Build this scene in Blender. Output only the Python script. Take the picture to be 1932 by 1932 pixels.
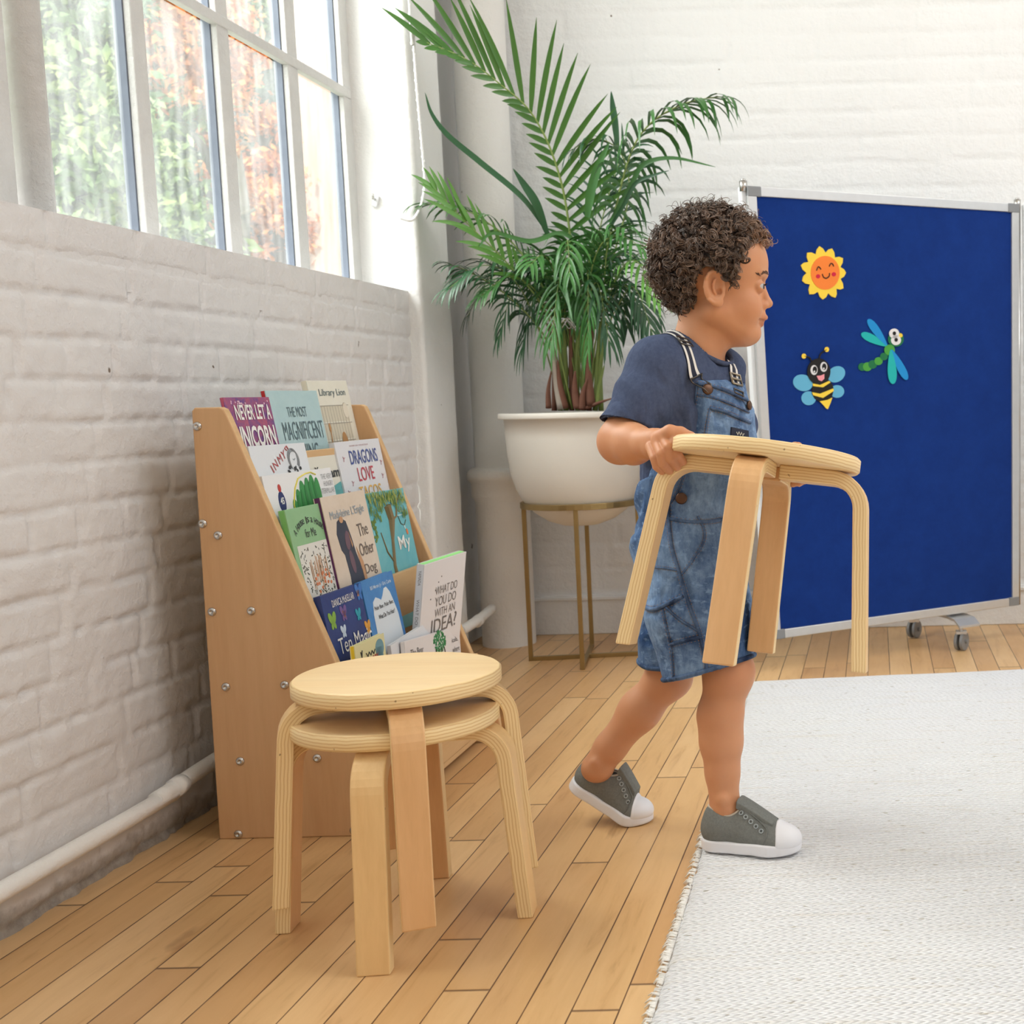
import bpy, math, random
import numpy as np
from mathutils import Vector, Matrix, Euler
random.seed(7); RNG = np.random.default_rng(11)
for o in list(bpy.data.objects): bpy.data.objects.remove(o)
SC = bpy.context.scene; COL = SC.collection

# ---------------------------------------------------------------- camera, light, exposure
FPX, CX, CY = 2374.67, 1652.43, 966.0          # focal length and principal point in pixels of the 1932 frame
ROLL, PITCH, YAW = -0.0232497, 0.0925942, 0.00079744
CAM = np.array([0, 0, 0.72])
def _rot():
    B = np.array([[1,0,0],[0,0,-1],[0,1,0]], float)
    c,s = math.cos(YAW), math.sin(YAW); Ry = np.array([[c,0,s],[0,1,0],[-s,0,c]])
    c,s = math.cos(PITCH), math.sin(PITCH); Rx = np.array([[1,0,0],[0,c,-s],[0,s,c]])
    c,s = math.cos(ROLL), math.sin(ROLL); Rz = np.array([[c,-s,0],[s,c,0],[0,0,1]])
    return Rz@Rx@Ry@B
MV = _rot()
cd = bpy.data.cameras.new('camera'); cam = bpy.data.objects.new('camera', cd); COL.objects.link(cam)
cd.sensor_fit = 'HORIZONTAL'; cd.sensor_width = 36; cd.lens = FPX/1932*36
cd.shift_x = (966-CX)/1932; cd.clip_end = 200; cd.clip_start = .05
m = Matrix.Identity(4)
for i in range(3):
    m[i][0] = MV[0][i]; m[i][1] = -MV[1][i]; m[i][2] = -MV[2][i]; m[i][3] = CAM[i]
cam.matrix_world = m
cd.dof.use_dof = True; cd.dof.focus_distance = 1.95; cd.dof.aperture_fstop = 11
SC.camera = cam
SC.view_settings.view_transform = 'Standard'; SC.view_settings.look = 'None'
SC.view_settings.gamma = 1; SC.view_settings.use_curve_mapping = False
SC.view_settings.exposure = 0.26

w = bpy.data.worlds.new('World'); SC.world = w; w.use_nodes = True
bg = w.node_tree.nodes['Background']; bg.inputs[0].default_value = (0.88, 0.94, 1.0, 1); bg.inputs[1].default_value = 1.0
def sun(name, direction, energy, angle, color=(1,1,1)):
    l = bpy.data.lights.new(name, 'SUN'); l.energy = energy; l.angle = angle; l.color = color
    o = bpy.data.objects.new(name, l); COL.objects.link(o)
    o.rotation_euler = Vector(direction).to_track_quat('-Z','Y').to_euler(); o.location = (0,0,6); return o
def area(name, loc, target, sx, sy, energy, color=(1,1,1)):
    l = bpy.data.lights.new(name, 'AREA'); l.shape = 'RECTANGLE'; l.size = sx; l.size_y = sy; l.energy = energy; l.color = color
    o = bpy.data.objects.new(name, l); COL.objects.link(o); o.location = loc
    o.rotation_euler = (Vector(target)-Vector(loc)).to_track_quat('-Z','Y').to_euler(); return o
sun('sunlight', (-0.42, 0.35, -1), 4.2, 0.05, (1,.95,.86))
area('daylight_left_window', (-2.3, 2.3, 2.75), (0.2, 2.3, 0.3), 2.4, 1.4, 150, (1,.99,.97))
area('added_fill_overhead', (1.9, 1.9, 3.1), (.55, 2.1, 0), 2.6, 2.2, 44, (.97,.985,1))  # added area lamp under the ceiling, brightens floor and rug
area('added_fill_back_wall', (1.9, 1.3, 3.0), (.55, 3.9, 1.55), 2.4, .9, 13, (.95,.98,1))  # added unseen lamp aimed to brighten the upper back wall
area('added_fill_behind', (0.9, -2.0, 2.1), (-0.4, 2.4, 0.5), 3.2, 2.0, 14, (.98,.99,1))  # added unseen fill behind the camera, in front of the solid near wall

# ---------------------------------------------------------------- helpers
def ray(x, y): return MV.T@np.array([(x-CX)/FPX, (y-CY)/FPX, 1.])
def on_plane(x, y, n, c):
    d = ray(x, y); n = np.array(n, float); return CAM+d*((c-n@CAM)/(n@d))
def atY(x, y, v): return on_plane(x, y, (0,1,0), v)
def atX(x, y, v): return on_plane(x, y, (1,0,0), v)
def atZ(x, y, v): return on_plane(x, y, (0,0,1), v)

def tag(o, label=None, cat=None, group=None, kind=None):
    if label: o['label'] = label
    if cat: o['category'] = cat
    if group: o['group'] = group
    if kind: o['kind'] = kind
    return o
def empty(name, loc=(0,0,0), label=None, cat=None, group=None, rot=(0,0,0)):
    o = bpy.data.objects.new(name, None); COL.objects.link(o); o.location = loc; o.rotation_euler = rot
    o.empty_display_size = .05
    return tag(o, label, cat, group)
class MB:
    def __init__(s): s.v=[]; s.f=[]; s.m=[]; s.uv=[]
    def add(s, V, F, mi=0, UV=None):
        b = len(s.v); s.v += [tuple(map(float, p)) for p in V]
        for i, f in enumerate(F):
            s.f.append(tuple(b+j for j in f)); s.m.append(mi)
            s.uv.append(UV[i] if UV else [(0,0)]*len(f))
        return s
    def box(s, c, d, R=None, mi=0):
        V = [np.array([x*d[0]/2, y*d[1]/2, z*d[2]/2]) for x in (-1,1) for y in (-1,1) for z in (-1,1)]
        if R is not None: V = [np.array(R)@p for p in V]
        return s.add([p+np.array(c) for p in V], [(0,1,3,2),(4,6,7,5),(0,4,5,1),(2,3,7,6),(0,2,6,4),(1,5,7,3)], mi)
    def tube(s, pts, r, n=8, mi=0, caps=True):
        P = [np.array(p, float) for p in pts]; k = len(P)
        R = list(r) if hasattr(r,'__len__') else [r]*k
        up = None; V=[]
        for i in range(k):
            t = P[min(i+1,k-1)]-P[max(i-1,0)]; t = t/(np.linalg.norm(t)+1e-12)
            if up is None:
                a = np.array([0,0,1.]) if abs(t[2])<.9 else np.array([1.,0,0]); up = np.cross(t,a)
            up = up-t*(up@t); up /= np.linalg.norm(up)+1e-12; sd = np.cross(t,up)
            for j in range(n):
                a = 2*math.pi*j/n; V.append(P[i]+R[i]*(math.cos(a)*up+math.sin(a)*sd))
        F = [(i*n+j, i*n+(j+1)%n, (i+1)*n+(j+1)%n, (i+1)*n+j) for i in range(k-1) for j in range(n)]
        if caps: F += [tuple(range(n-1,-1,-1)), tuple((k-1)*n+j for j in range(n))]
        return s.add(V, F, mi)
    def lathe(s, prof, n=48, c=(0,0,0), mi=0):
        k = len(prof); c = np.array(c, float)
        V = [c+np.array([r*math.cos(2*math.pi*j/n), r*math.sin(2*math.pi*j/n), z]) for r,z in prof for j in range(n)]
        F = [(i*n+j, i*n+(j+1)%n, (i+1)*n+(j+1)%n, (i+1)*n+j) for i in range(k-1) for j in range(n)]
        return s.add(V, F, mi)
    def prism(s, poly, fr, t0, t1, mi=0):
        """poly: 2-D points in the frame fr=(origin,ex,ey,ez), extruded from t0 to t1 along ez"""
        o,ex,ey,ez = [np.array(q,float) for q in fr]; n = len(poly)
        A = sum(poly[i][0]*poly[(i+1)%n][1]-poly[(i+1)%n][0]*poly[i][1] for i in range(n))
        if A < 0: poly = poly[::-1]
        V = [o+ex*p[0]+ey*p[1]+ez*t for t in (t0,t1) for p in poly]
        F = [tuple(range(n-1,-1,-1)), tuple(range(n,2*n))]+[(i,(i+1)%n,n+(i+1)%n,n+i) for i in range(n)]
        return s.add(V, F, mi)
    def build(s, name, mat, parent=None, smooth=False, bevel=0, uv=False, seg=2, kind=None):
        me = bpy.data.meshes.new(name); me.from_pydata(s.v, [], s.f); me.update()
        mats = mat if isinstance(mat, (list,tuple)) else [mat]
        for q in mats: me.materials.append(q)
        me.polygons.foreach_set('material_index', s.m)
        if uv:
            L = me.uv_layers.new(name='UVMap'); L.data.foreach_set('uv', [c for f in s.uv for q in f for c in q])
        o = bpy.data.objects.new(name, me); COL.objects.link(o)
        if smooth: me.polygons.foreach_set('use_smooth', [True]*len(s.f))
        if bevel:
            b = o.modifiers.new('bevel','BEVEL'); b.width = bevel; b.segments = seg; b.limit_method = 'ANGLE'; b.angle_limit = math.radians(35)
        if parent: o.parent = parent
        if kind: o['kind'] = kind
        return o
def np_mesh(name, V, F, mat, parent=None, smooth=True, colors=None):
    me = bpy.data.meshes.new(name); n = len(V); F = np.asarray(F); k = F.shape[1]
    me.vertices.add(n); me.vertices.foreach_set('co', np.asarray(V, np.float32).ravel())
    me.loops.add(len(F)*k); me.loops.foreach_set('vertex_index', F.astype(np.int32).ravel())
    me.polygons.add(len(F)); me.polygons.foreach_set('loop_start', np.arange(len(F), dtype=np.int32)*k)
    me.polygons.foreach_set('use_smooth', np.full(len(F), smooth))
    me.update(calc_edges=True); me.validate(); me.materials.append(mat)
    if colors is not None:
        ca = me.color_attributes.new('tint','FLOAT_COLOR','POINT'); C = np.ones((n,4), np.float32); C[:,:3] = colors
        ca.data.foreach_set('color', C.ravel())
    o = bpy.data.objects.new(name, me); COL.objects.link(o)
    if parent: o.parent = parent
    return o
def spline(pts, n=8):
    P = [np.array(p,float) for p in pts]; P = [2*P[0]-P[1]]+P+[2*P[-1]-P[-2]]; out=[]
    for i in range(1, len(P)-2):
        for j in range(n):
            t = j/n; a,b,c,d = P[i-1:i+3]
            out.append(.5*((2*b)+(c-a)*t+(2*a-5*b+4*c-d)*t*t+(3*b-a-3*c+d)*t**3))
    out.append(P[-2]); return out
def ell(cx, cy, rx, ry, n=28, rot=0):
    c,s = math.cos(rot), math.sin(rot)
    return [(cx+rx*math.cos(a)*c-ry*math.sin(a)*s, cy+rx*math.cos(a)*s+ry*math.sin(a)*c) for a in [2*math.pi*i/n for i in range(n)]]

# ---------------------------------------------------------------- materials
class NT:
    def __init__(s, name):
        s.m = bpy.data.materials.new(name); s.m.use_nodes = True; s.t = s.m.node_tree
        s.b = s.t.nodes['Principled BSDF']; s.out = s.t.nodes['Material Output']
    def n(s, typ, **k):
        q = s.t.nodes.new(typ)
        for a,v in k.items():
            if a.startswith('i_'): q.inputs[a[2:].replace('_',' ')].default_value = v
            else: setattr(q, a, v)
        return q
    def l(s, a, b): s.t.links.new(a, b)
    def coord(s, kind='Object', scale=(1,1,1), rot=(0,0,0)):
        c = s.n('ShaderNodeTexCoord'); mp = s.n('ShaderNodeMapping'); mp.inputs['Scale'].default_value = scale; mp.inputs['Rotation'].default_value = rot
        s.l(c.outputs[kind], mp.inputs['Vector']); return mp.outputs[0]
    def noise(s, vec, scale, detail=3, rough=.5, dist=0):
        q = s.n('ShaderNodeTexNoise'); s.l(vec, q.inputs['Vector'])
        q.inputs['Scale'].default_value = scale; q.inputs['Detail'].default_value = detail; q.inputs['Roughness'].default_value = rough; q.inputs['Distortion'].default_value = dist
        return q.outputs['Fac']
    def ramp(s, fac, stops):
        q = s.n('ShaderNodeValToRGB'); e = q.color_ramp.elements
        while len(e) < len(stops): e.new(.5)
        for i,(p,c) in enumerate(stops): e[i].position = p; e[i].color = (*c,1) if len(c)==3 else c
        s.l(fac, q.inputs[0]); return q.outputs[0]
    def math(s, op, a, b=None, c=None):
        q = s.n('ShaderNodeMath', operation=op)
        for i,v in enumerate((a,b,c)):
            if v is None: continue
            if isinstance(v,(int,float)): q.inputs[i].default_value = v
            else: s.l(v, q.inputs[i])
        return q.outputs[0]
    def mix(s, fac, a, b, blend='MIX'):
        q = s.n('ShaderNodeMix', data_type='RGBA', blend_type=blend)
        for sock,v in ((q.inputs[0],fac),(q.inputs[6],a),(q.inputs[7],b)):
            if isinstance(v,(int,float)): sock.default_value = v
            elif isinstance(v,tuple): sock.default_value = (*v,1) if len(v)==3 else v
            else: s.l(v, sock)
        return q.outputs[2]
    def bump(s, h, strength=.3, dist=.01, prev=None):
        q = s.n('ShaderNodeBump'); q.inputs['Strength'].default_value = strength; q.inputs['Distance'].default_value = dist
        s.l(h, q.inputs['Height'])
        if prev is not None: s.l(prev, q.inputs['Normal'])
        s.l(q.outputs[0], s.b.inputs['Normal']); return q.outputs[0]
    def set(s, color=None, rough=None, metal=None, spec=None, **k):
        I = s.b.inputs
        if color is not None:
            if isinstance(color, tuple): I['Base Color'].default_value = (*color,1) if len(color)==3 else color
            else: s.l(color, I['Base Color'])
        if rough is not None: I['Roughness'].default_value = rough
        if metal is not None: I['Metallic'].default_value = metal
        if spec is not None: I['Specular IOR Level'].default_value = spec
        for a,v in k.items(): I[a.replace('_',' ')].default_value = v
        return s
def sr(*c):
    """8-bit sRGB to linear"""
    return tuple(((v/255)/12.92 if v/255<=.04045 else ((v/255+.055)/1.055)**2.4) for v in c)
_plain = {}
def plain(name, color, rough=.55, metal=0, spec=.5, noise=0, nscale=30, bump=0, bscale=200):
    if name in _plain: return _plain[name]
    t = NT(name); t.set(color, rough, metal, spec)
    if noise or bump: v = t.coord()
    if noise:
        f = t.noise(v, nscale, 4)
        t.set(t.mix(f, tuple(c*(1-noise) for c in color), tuple(min(1,c*(1+noise)) for c in color)))
    if bump: t.bump(t.noise(v, bscale, 3), bump, .002)
    _plain[name] = t.m; return t.m

def painted_wall(name, c1, c2, scale=1, dirty=False):
    t = NT(name); v = t.coord()
    f = t.noise(v, 3.5*scale, 5, .6); col = t.mix(f, c1, c2)
    chips = t.ramp(t.noise(v, 26, 2, .4), [(0,(1,1,1)),(.205,(1,1,1)),(.22,(0,0,0)),(1,(0,0,0))])
    col = t.mix(chips, col, sr(120,105,92))
    if dirty:
        sx = t.n('ShaderNodeSeparateXYZ'); g = t.n('ShaderNodeTexCoord'); t.l(g.outputs['Object'], sx.inputs[0])
        h = t.math('ADD', sx.outputs['Z'], t.math('MULTIPLY', t.noise(v, 18, 4, .6), -.075))
        k = t.ramp(t.math('MULTIPLY', t.math('ADD', h, .03), 12), [(0,(1,1,1)),(.25,(.6,.6,.6)),(.42,(0,0,0)),(1,(0,0,0))])
        d = t.mix(t.noise(v, 60, 4, .7), sr(96,88,80), sr(190,182,172))
        col = t.mix(k, col, d)
    t.set(col, .48, 0, .4)
    b = t.bump(t.noise(v, 38, 6, .62), .6, .007)
    t.bump(t.noise(v, 240, 3, .6), .18, .002, b)
    return t.m
M_LEFT_SHADE = painted_wall('painted_brick_left_shade_tone', sr(214,211,210), sr(229,227,225), dirty=True)  # same white paint as the back wall, shade put into its greyer colour
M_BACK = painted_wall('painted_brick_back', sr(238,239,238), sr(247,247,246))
M_COL = painted_wall('painted_plaster', sr(232,231,228), sr(243,243,240))
M_PIPE = painted_wall('painted_pipe', sr(228,225,220), sr(240,238,233))

def floor_mat():
    t = NT('maple_floor'); g = t.n('ShaderNodeTexCoord'); s = t.n('ShaderNodeSeparateXYZ'); t.l(g.outputs['Object'], s.inputs[0])
    X, Y = s.outputs['X'], s.outputs['Y']
    px = t.math('DIVIDE', t.math('ADD', X, 10.003), .0573)
    ix = t.math('FLOOR', px); fx = t.math('FRACT', px)
    wn = t.n('ShaderNodeTexWhiteNoise', noise_dimensions='1D'); t.l(ix, wn.inputs['W'])
    ly = t.math('ADD', t.math('DIVIDE', Y, .98), t.math('MULTIPLY', wn.outputs['Value'], 7.3))
    iy = t.math('FLOOR', ly); fy = t.math('FRACT', ly)
    cb = t.n('ShaderNodeCombineXYZ'); t.l(ix, cb.inputs[0]); t.l(iy, cb.inputs[1])
    w2 = t.n('ShaderNodeTexWhiteNoise', noise_dimensions='3D'); t.l(cb.outputs[0], w2.inputs['Vector'])
    # grain coordinate shifted per board
    cg = t.n('ShaderNodeCombineXYZ'); t.l(t.math('MULTIPLY', X, 14), cg.inputs[0]); t.l(t.math('MULTIPLY', Y, 1.6), cg.inputs[1]); t.l(t.math('MULTIPLY', w2.outputs['Value'], 40), cg.inputs[2])
    gr = t.noise(cg.outputs[0], 3.2, 6, .62, .6)
    base = t.ramp(w2.outputs['Value'], [(0,sr(204,158,108)),(.3,sr(219,176,122)),(.65,sr(230,190,138)),(1,sr(210,164,112))])
    col = t.mix(.8, base, t.ramp(gr, [(.2,(.62,.50,.38)),(.42,(.93,.9,.86)),(.6,(1,1,1)),(.85,(1,.97,.93))]), 'MULTIPLY')
    cs = t.n('ShaderNodeCombineXYZ'); t.l(t.math('MULTIPLY', X, 9), cs.inputs[0]); t.l(t.math('MULTIPLY', Y, 2.4), cs.inputs[1]); t.l(t.math('MULTIPLY', ix, 3.1), cs.inputs[2])
    st = t.ramp(t.noise(cs.outputs[0], 1.3, 4, .6, .4), [(0,(1,1,1)),(.27,(.75,.75,.75)),(.34,(0,0,0)),(1,(0,0,0))])
    col = t.mix(t.math('MULTIPLY', st, .6), col, sr(140,92,52))
    ex = t.math('MINIMUM', fx, t.math('SUBTRACT', 1, fx)); ey = t.math('MINIMUM', fy, t.math('SUBTRACT', 1, fy))
    ex2 = t.math('ADD', ex, t.math('MULTIPLY', t.math('SUBTRACT', t.noise(g.outputs['Object'], 12, 2), .5), .02))
    gx = t.ramp(ex2, [(0,(0,0,0)),(.010,(0,0,0)),(.022,(1,1,1)),(1,(1,1,1))]); gy = t.ramp(ey, [(0,(0,0,0)),(.0010,(0,0,0)),(.0018,(1,1,1)),(1,(1,1,1))])
    gap = t.math('MULTIPLY', gx, gy)
    t.set(t.mix(gap, sr(98,66,42), col), .32, 0, .45)
    t.l(t.ramp(t.noise(g.outputs['Object'], 6, 5, .7), [(0,(.24,.24,.24)),(1,(.46,.46,.46))]), t.b.inputs['Roughness'])
    b = t.bump(gap, .35, .002); t.bump(gr, .06, .002, b)
    return t.m
M_FLOOR = floor_mat()

def wood(name, light, dark, axis='Z', scale=1, rough=.38, contrast=.55):
    t = NT(name); sc = {'X':(.5,6,6),'Y':(6,.5,6),'Z':(6,6,.5)}[axis]
    v = t.coord('Object', tuple(q*scale for q in sc)); v2 = t.coord('Object', tuple(q*scale for q in sc))
    f = t.noise(v, 2.6, 6, .6, .9); f2 = t.noise(v2, 18, 4, .7)
    col = t.mix(t.ramp(f, [(.25,(0,0,0)),(.75,(1,1,1))]), dark, light)
    col = t.mix(contrast*.35, col, t.ramp(f2, [(.3,(.7,.62,.52)),(.6,(1,1,1))]), 'MULTIPLY')
    t.set(col, rough, 0, .4); t.bump(f2, .05, .001); return t.m
M_BIRCH = wood('birch_veneer', sr(250,221,172), sr(243,207,153), 'X')
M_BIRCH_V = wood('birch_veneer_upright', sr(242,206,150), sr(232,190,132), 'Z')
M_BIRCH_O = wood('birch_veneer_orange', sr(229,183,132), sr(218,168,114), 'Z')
M_CASE = wood('bookcase_birch', sr(217,176,132), sr(204,158,112), 'Z', .8)
M_CASE_E = wood('bookcase_birch_edge', sr(226,190,142), sr(210,168,118), 'Y')
def ply():
    t = NT('birch_ply_edge'); c = t.n('ShaderNodeTexCoord'); s = t.n('ShaderNodeSeparateXYZ'); t.l(c.outputs['UV'], s.inputs[0])
    nz = t.noise(t.coord('Object'), 30, 3)
    v = t.math('ADD', t.math('MULTIPLY', s.outputs['Y'], 5), t.math('MULTIPLY', nz, .9))
    fr = t.math('FRACT', v)
    col = t.ramp(fr, [(0,sr(214,174,118)),(.12,sr(232,198,144)),(.3,sr(244,216,162)),(.7,sr(246,220,170)),(.9,sr(236,204,150)),(1,sr(216,178,122))])
    sp = t.ramp(t.noise(t.coord('Object', (60,60,60)), 1.6, 2), [(0,(1,1,1)),(.26,(1,1,1)),(.29,(0,0,0)),(1,(0,0,0))])
    t.set(t.mix(t.math('MULTIPLY', sp, .7), col, sr(120,80,45)), .45, 0, .4); return t.m
M_PLY = ply()
M_CHROME = plain('bolt_steel', sr(200,198,195), .25, 1)
M_ALU = plain('brushed_aluminium', sr(205,206,206), .42, .75, noise=.05, nscale=60)
M_WHITEFRAME = plain('white_trim', sr(228,230,232), .4)
M_GREYPL = plain('grey_plastic', sr(136,138,140), .45)
M_BRASS = plain('brushed_brass', sr(158,136,92), .38, .85, noise=.12, nscale=25)
M_ORANGE_RUB = plain('dark_rubber', sr(60,60,62), .6)
# ---------------------------------------------------------------- room
def vnoise(x, y, seed=0):
    xi = np.floor(x).astype(np.int64); yi = np.floor(y).astype(np.int64); fx = x-xi; fy = y-yi
    fx = fx*fx*(3-2*fx); fy = fy*fy*(3-2*fy)
    def h(a,b):
        n = (a*374761393+b*668265263+seed*982451653) & 0xffffffff
        n = ((n^(n>>13))*1274126177) & 0xffffffff; return ((n^(n>>16)) & 0xffff)/65535.
    return (h(xi,yi)*(1-fx)+h(xi+1,yi)*fx)*(1-fy)+(h(xi,yi+1)*(1-fx)+h(xi+1,yi+1)*fx)*fy
def fbm(x, y, o=4, seed=0):
    s = 0; a = .5
    for i in range(o): s = s+a*vnoise(x*2**i, y*2**i, seed+i); a *= .5
    return s/(1-.5**o)
def brick_height(u, v, course, length, depth, seed, header=3, rough=1.):
    uw = u+.006*(fbm(u*9, v*9, 2, seed)-.5); vw = v+.010*(fbm(u*5, v*14, 3, seed+5)-.5)
    r = np.floor(vw/course); fv = vw/course-r
    L = np.where((r.astype(int) % header) == 0, length*.5, length) if header else np.full_like(u, length)
    off = (r*0.37+.5*(r % 2))*length; q = (uw+off)/L; fu = q-np.floor(q)
    dv = np.minimum(fv, 1-fv)*course; du = np.minimum(fu, 1-fu)*L
    jw = .006+.006*fbm(u*22, v*22, 2, seed+9); d = np.minimum(dv, du)
    g = np.clip(1-d/jw, 0, 1); g = g*g*(3-2*g)
    brick_tilt = (vnoise(np.floor(q)+.5, r+.5, seed+3)-.5)*.004
    lump = fbm(u*45, v*45, 4, seed+2)-.5
    return -depth*g*(.35+.65*fbm(u*14, v*14, 2, seed+6)*1.6)+brick_tilt+rough*(.003*(fbm(u*10, v*10, 4, seed+1)-.5)+.006*g*lump+.0012*lump)
def wall_grid(name, origin, eu, ev, en, U, V, du, hf, mat):
    nu, nv = int(U/du)+1, int(V/du)+1
    u, v = np.meshgrid(np.linspace(0,U,nu), np.linspace(0,V,nv)); h = hf(u,v)
    h = h*np.clip((V-v)/.008,0,1)
    P = np.array(origin)+u[...,None]*np.array(eu)+v[...,None]*np.array(ev)+h[...,None]*np.array(en)
    i = np.arange(nu*nv).reshape(nv,nu)
    F = np.stack([i[:-1,:-1],i[:-1,1:],i[1:,1:],i[1:,:-1]],-1).reshape(-1,4)
    if np.dot(np.cross(eu,ev),en) < 0: F = F[:,::-1]
    o = np_mesh(name, P.reshape(-1,3), F, mat); o['kind'] = 'structure'; return o
WX = -1.213; SILL = 1.019; CORNER = 3.333; BY = 3.88; CEIL = 3.3
# left wall below the window
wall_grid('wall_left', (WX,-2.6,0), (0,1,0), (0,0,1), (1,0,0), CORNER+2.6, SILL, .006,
          lambda u,v: brick_height(u, v-.012, .0632, .225, .0055, 3, header=4, rough=1.9)-.012*np.clip((.035-v)/.03,0,1)*fbm(u*30,v*30,3,8), M_LEFT_SHADE)
def st(name, mb, mat, **k):
    o = mb.build(name, mat, **k); o['kind'] = 'structure'; return o
st('wall_left_sill', MB().box(((WX-1.345)/2-.06, .37, SILL-.053), (abs(WX+1.345)+.12-.004, 5.92, .10)), M_LEFT_SHADE)
# pillar at the far end of the left wall, rounded arrises
def pillar():
    x1, y0, y1, r = -1.178, CORNER, 3.60, .012
    pts = [(-1.36,y0),(x1-r-.02,y0),(x1-r-.004,y0)]+[(x1-r+r*math.sin(a), y0+r-r*math.cos(a)) for a in np.linspace(0,math.pi/2,6)]
    pts += [(x1,y0+r+.004),(x1,y0+r+.02)]; r2 = .05; pts += [(x1,y1-r2-.02)]; pts += [(x1-r2+r2*math.cos(a), y1-r2+r2*math.sin(a)) for a in np.linspace(0,math.pi/2,8)]+[(-1.36,y1)]
    return pts
z = np.linspace(0, CEIL, 160); pp = np.array(pillar())
V=[]; 
for zz in z:
    for k,(a,b) in enumerate(pp):
        w_ = .004*(fbm(np.array([a*9+b*5+50]), np.array([zz*11.]), 3, 4)[0]-.5)
        V.append((a+w_*(1 if a>-1.3 else 0), b-w_*(1 if b<3.4 else 0), zz))
n = len(pp); F = [(i*n+j, i*n+j+1, (i+1)*n+j+1, (i+1)*n+j) for i in range(len(z)-1) for j in range(n-1)]
o = np_mesh('wall_left_pillar', V, F, M_COL); o['kind']='structure'
# back wall
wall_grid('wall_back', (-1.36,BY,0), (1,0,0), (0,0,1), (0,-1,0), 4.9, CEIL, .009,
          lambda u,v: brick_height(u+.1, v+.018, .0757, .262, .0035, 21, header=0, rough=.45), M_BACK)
st('trim_1', MB().box((.5,BY-.006,.062),(5.2,.014,.124)).box((.5,BY-.012,.112),(5.2,.014,.012)), M_BACK, bevel=.003)
st('floor', MB().box((1.31,.62,-.02),(5.34,6.56,.04)), M_FLOOR)
st('ceiling', MB().box((1.29,.62,CEIL+.03),(5.38,6.56,.06)), plain('ceiling_paint', sr(240,240,238), .8))
st('wall_near', MB().box((1.31,-2.65,CEIL/2),(5.34,.08,CEIL)), plain('near_wall_paint', sr(222,218,212), .8))
st('wall_right', MB().box((3.98,.62,.5),(.06,6.5,1.0)).box((3.98,.62,2.85),(.06,6.5,.9)).box((3.98,3.6,1.5),(.06,.5,3.0)), plain('right_wall_paint', sr(232,230,226), .8))
st('wall_left_lintel', MB().box((-1.36,.37,2.95),(.29,5.92,.7)), M_COL)
st('wall_left_column', MB().box((-1.36,-.5,2.0),(.29,1.4,2.0)), M_COL)
st('wall_left_corner', MB().box((-1.30,3.74,CEIL/2),(.12,.30,CEIL)), M_COL)
# outside

# window: steel frame, muntins, panes
FX = -1.335
def ang(mb, y0, y1, yd, z0, z1):          # upright bar: flat white face y0..y1 towards the room, deep dark flank yd..y0
    mb.box((FX-.004,(y0+y1)/2,(z0+z1)/2),(.010,y1-y0,z1-z0)); mb.box((FX-.022,(y0+y1)/2,(z0+z1)/2),(.032,.012,z1-z0))
M_MUNT = painted_wall('painted_steel_muntin', sr(196,195,192), sr(222,221,218), 4)
M_PUTTY = plain('glazing_putty', sr(120,128,142), .6, noise=.15)
win = empty('window_1', (FX,2.2,SILL)); win['kind']='structure'
ZT = 2.62
bars = [(2.355,2.398),(2.664,2.711),(2.980,3.030),(3.285,3.345),(1.20,1.245),(1.50,1.545),(.9,.945),(.6,.645)]
def rel(mb_o): mb_o.location = (-FX, -2.2, -SILL); return mb_o
for a,b in bars:
    q = MB().box((FX-.002,(a+b)/2,(SILL+ZT)/2-.03),(.014,b-a,ZT-SILL+.06)); rel(q.build('muntin', M_MUNT, win, bevel=.002))
    q = MB().box((FX-.018,a+.004,(SILL+ZT)/2-.03),(.018,.014,ZT-SILL+.06)); rel(q.build('putty_edge', M_PUTTY, win))
for z0 in (1.508, 2.03):
    q = MB().box((FX-.001,1.95,z0+.012),(.020,2.75,.023)); rel(q.build('rail', M_MUNT, win, bevel=.003))
    q = MB().box((FX-.018,1.95,z0+.022),(.03,2.75,.010)); rel(q.build('rail_flange', M_MUNT, win))
q = MB().box((FX,1.95,ZT),(.05,2.8,.05)); rel(q.build('head_rail', M_MUNT, win))
q = MB().tube([(FX+.012,2.037,SILL-.03),(FX+.012,2.037,ZT)], .027, 16); rel(q.build('mullion', M_MUNT, win, smooth=True))
q = MB().box((FX-.01,2.073,(SILL+ZT)/2),(.03,.016,ZT-SILL)).box((FX-.002,1.85,(SILL+ZT)/2),(.03,.29,ZT-SILL)); rel(q.build('mullion_flange', M_MUNT, win, bevel=.003))
tg = NT('dusty_window_glass'); tn = tg.t
for nd in list(tn.nodes):
    if nd.name != 'Material Output': tn.nodes.remove(nd)
tr = tn.nodes.new('ShaderNodeBsdfTransparent'); tr.inputs[0].default_value=(.97,.99,.985,1)
tl = tn.nodes.new('ShaderNodeBsdfTranslucent'); tl.inputs[0].default_value=(.95,.96,.97,1)
gl = tn.nodes.new('ShaderNodeBsdfGlossy'); gl.inputs['Roughness'].default_value=.05
cN = tn.nodes.new('ShaderNodeTexCoord'); mpn = tn.nodes.new('ShaderNodeMapping'); mpn.inputs['Scale'].default_value=(3,14,2.2)
tn.links.new(cN.outputs['Object'], mpn.inputs[0]); nn = tn.nodes.new('ShaderNodeTexNoise'); nn.inputs['Scale'].default_value=3; nn.inputs['Detail'].default_value=6; tn.links.new(mpn.outputs[0], nn.inputs['Vector'])
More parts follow.
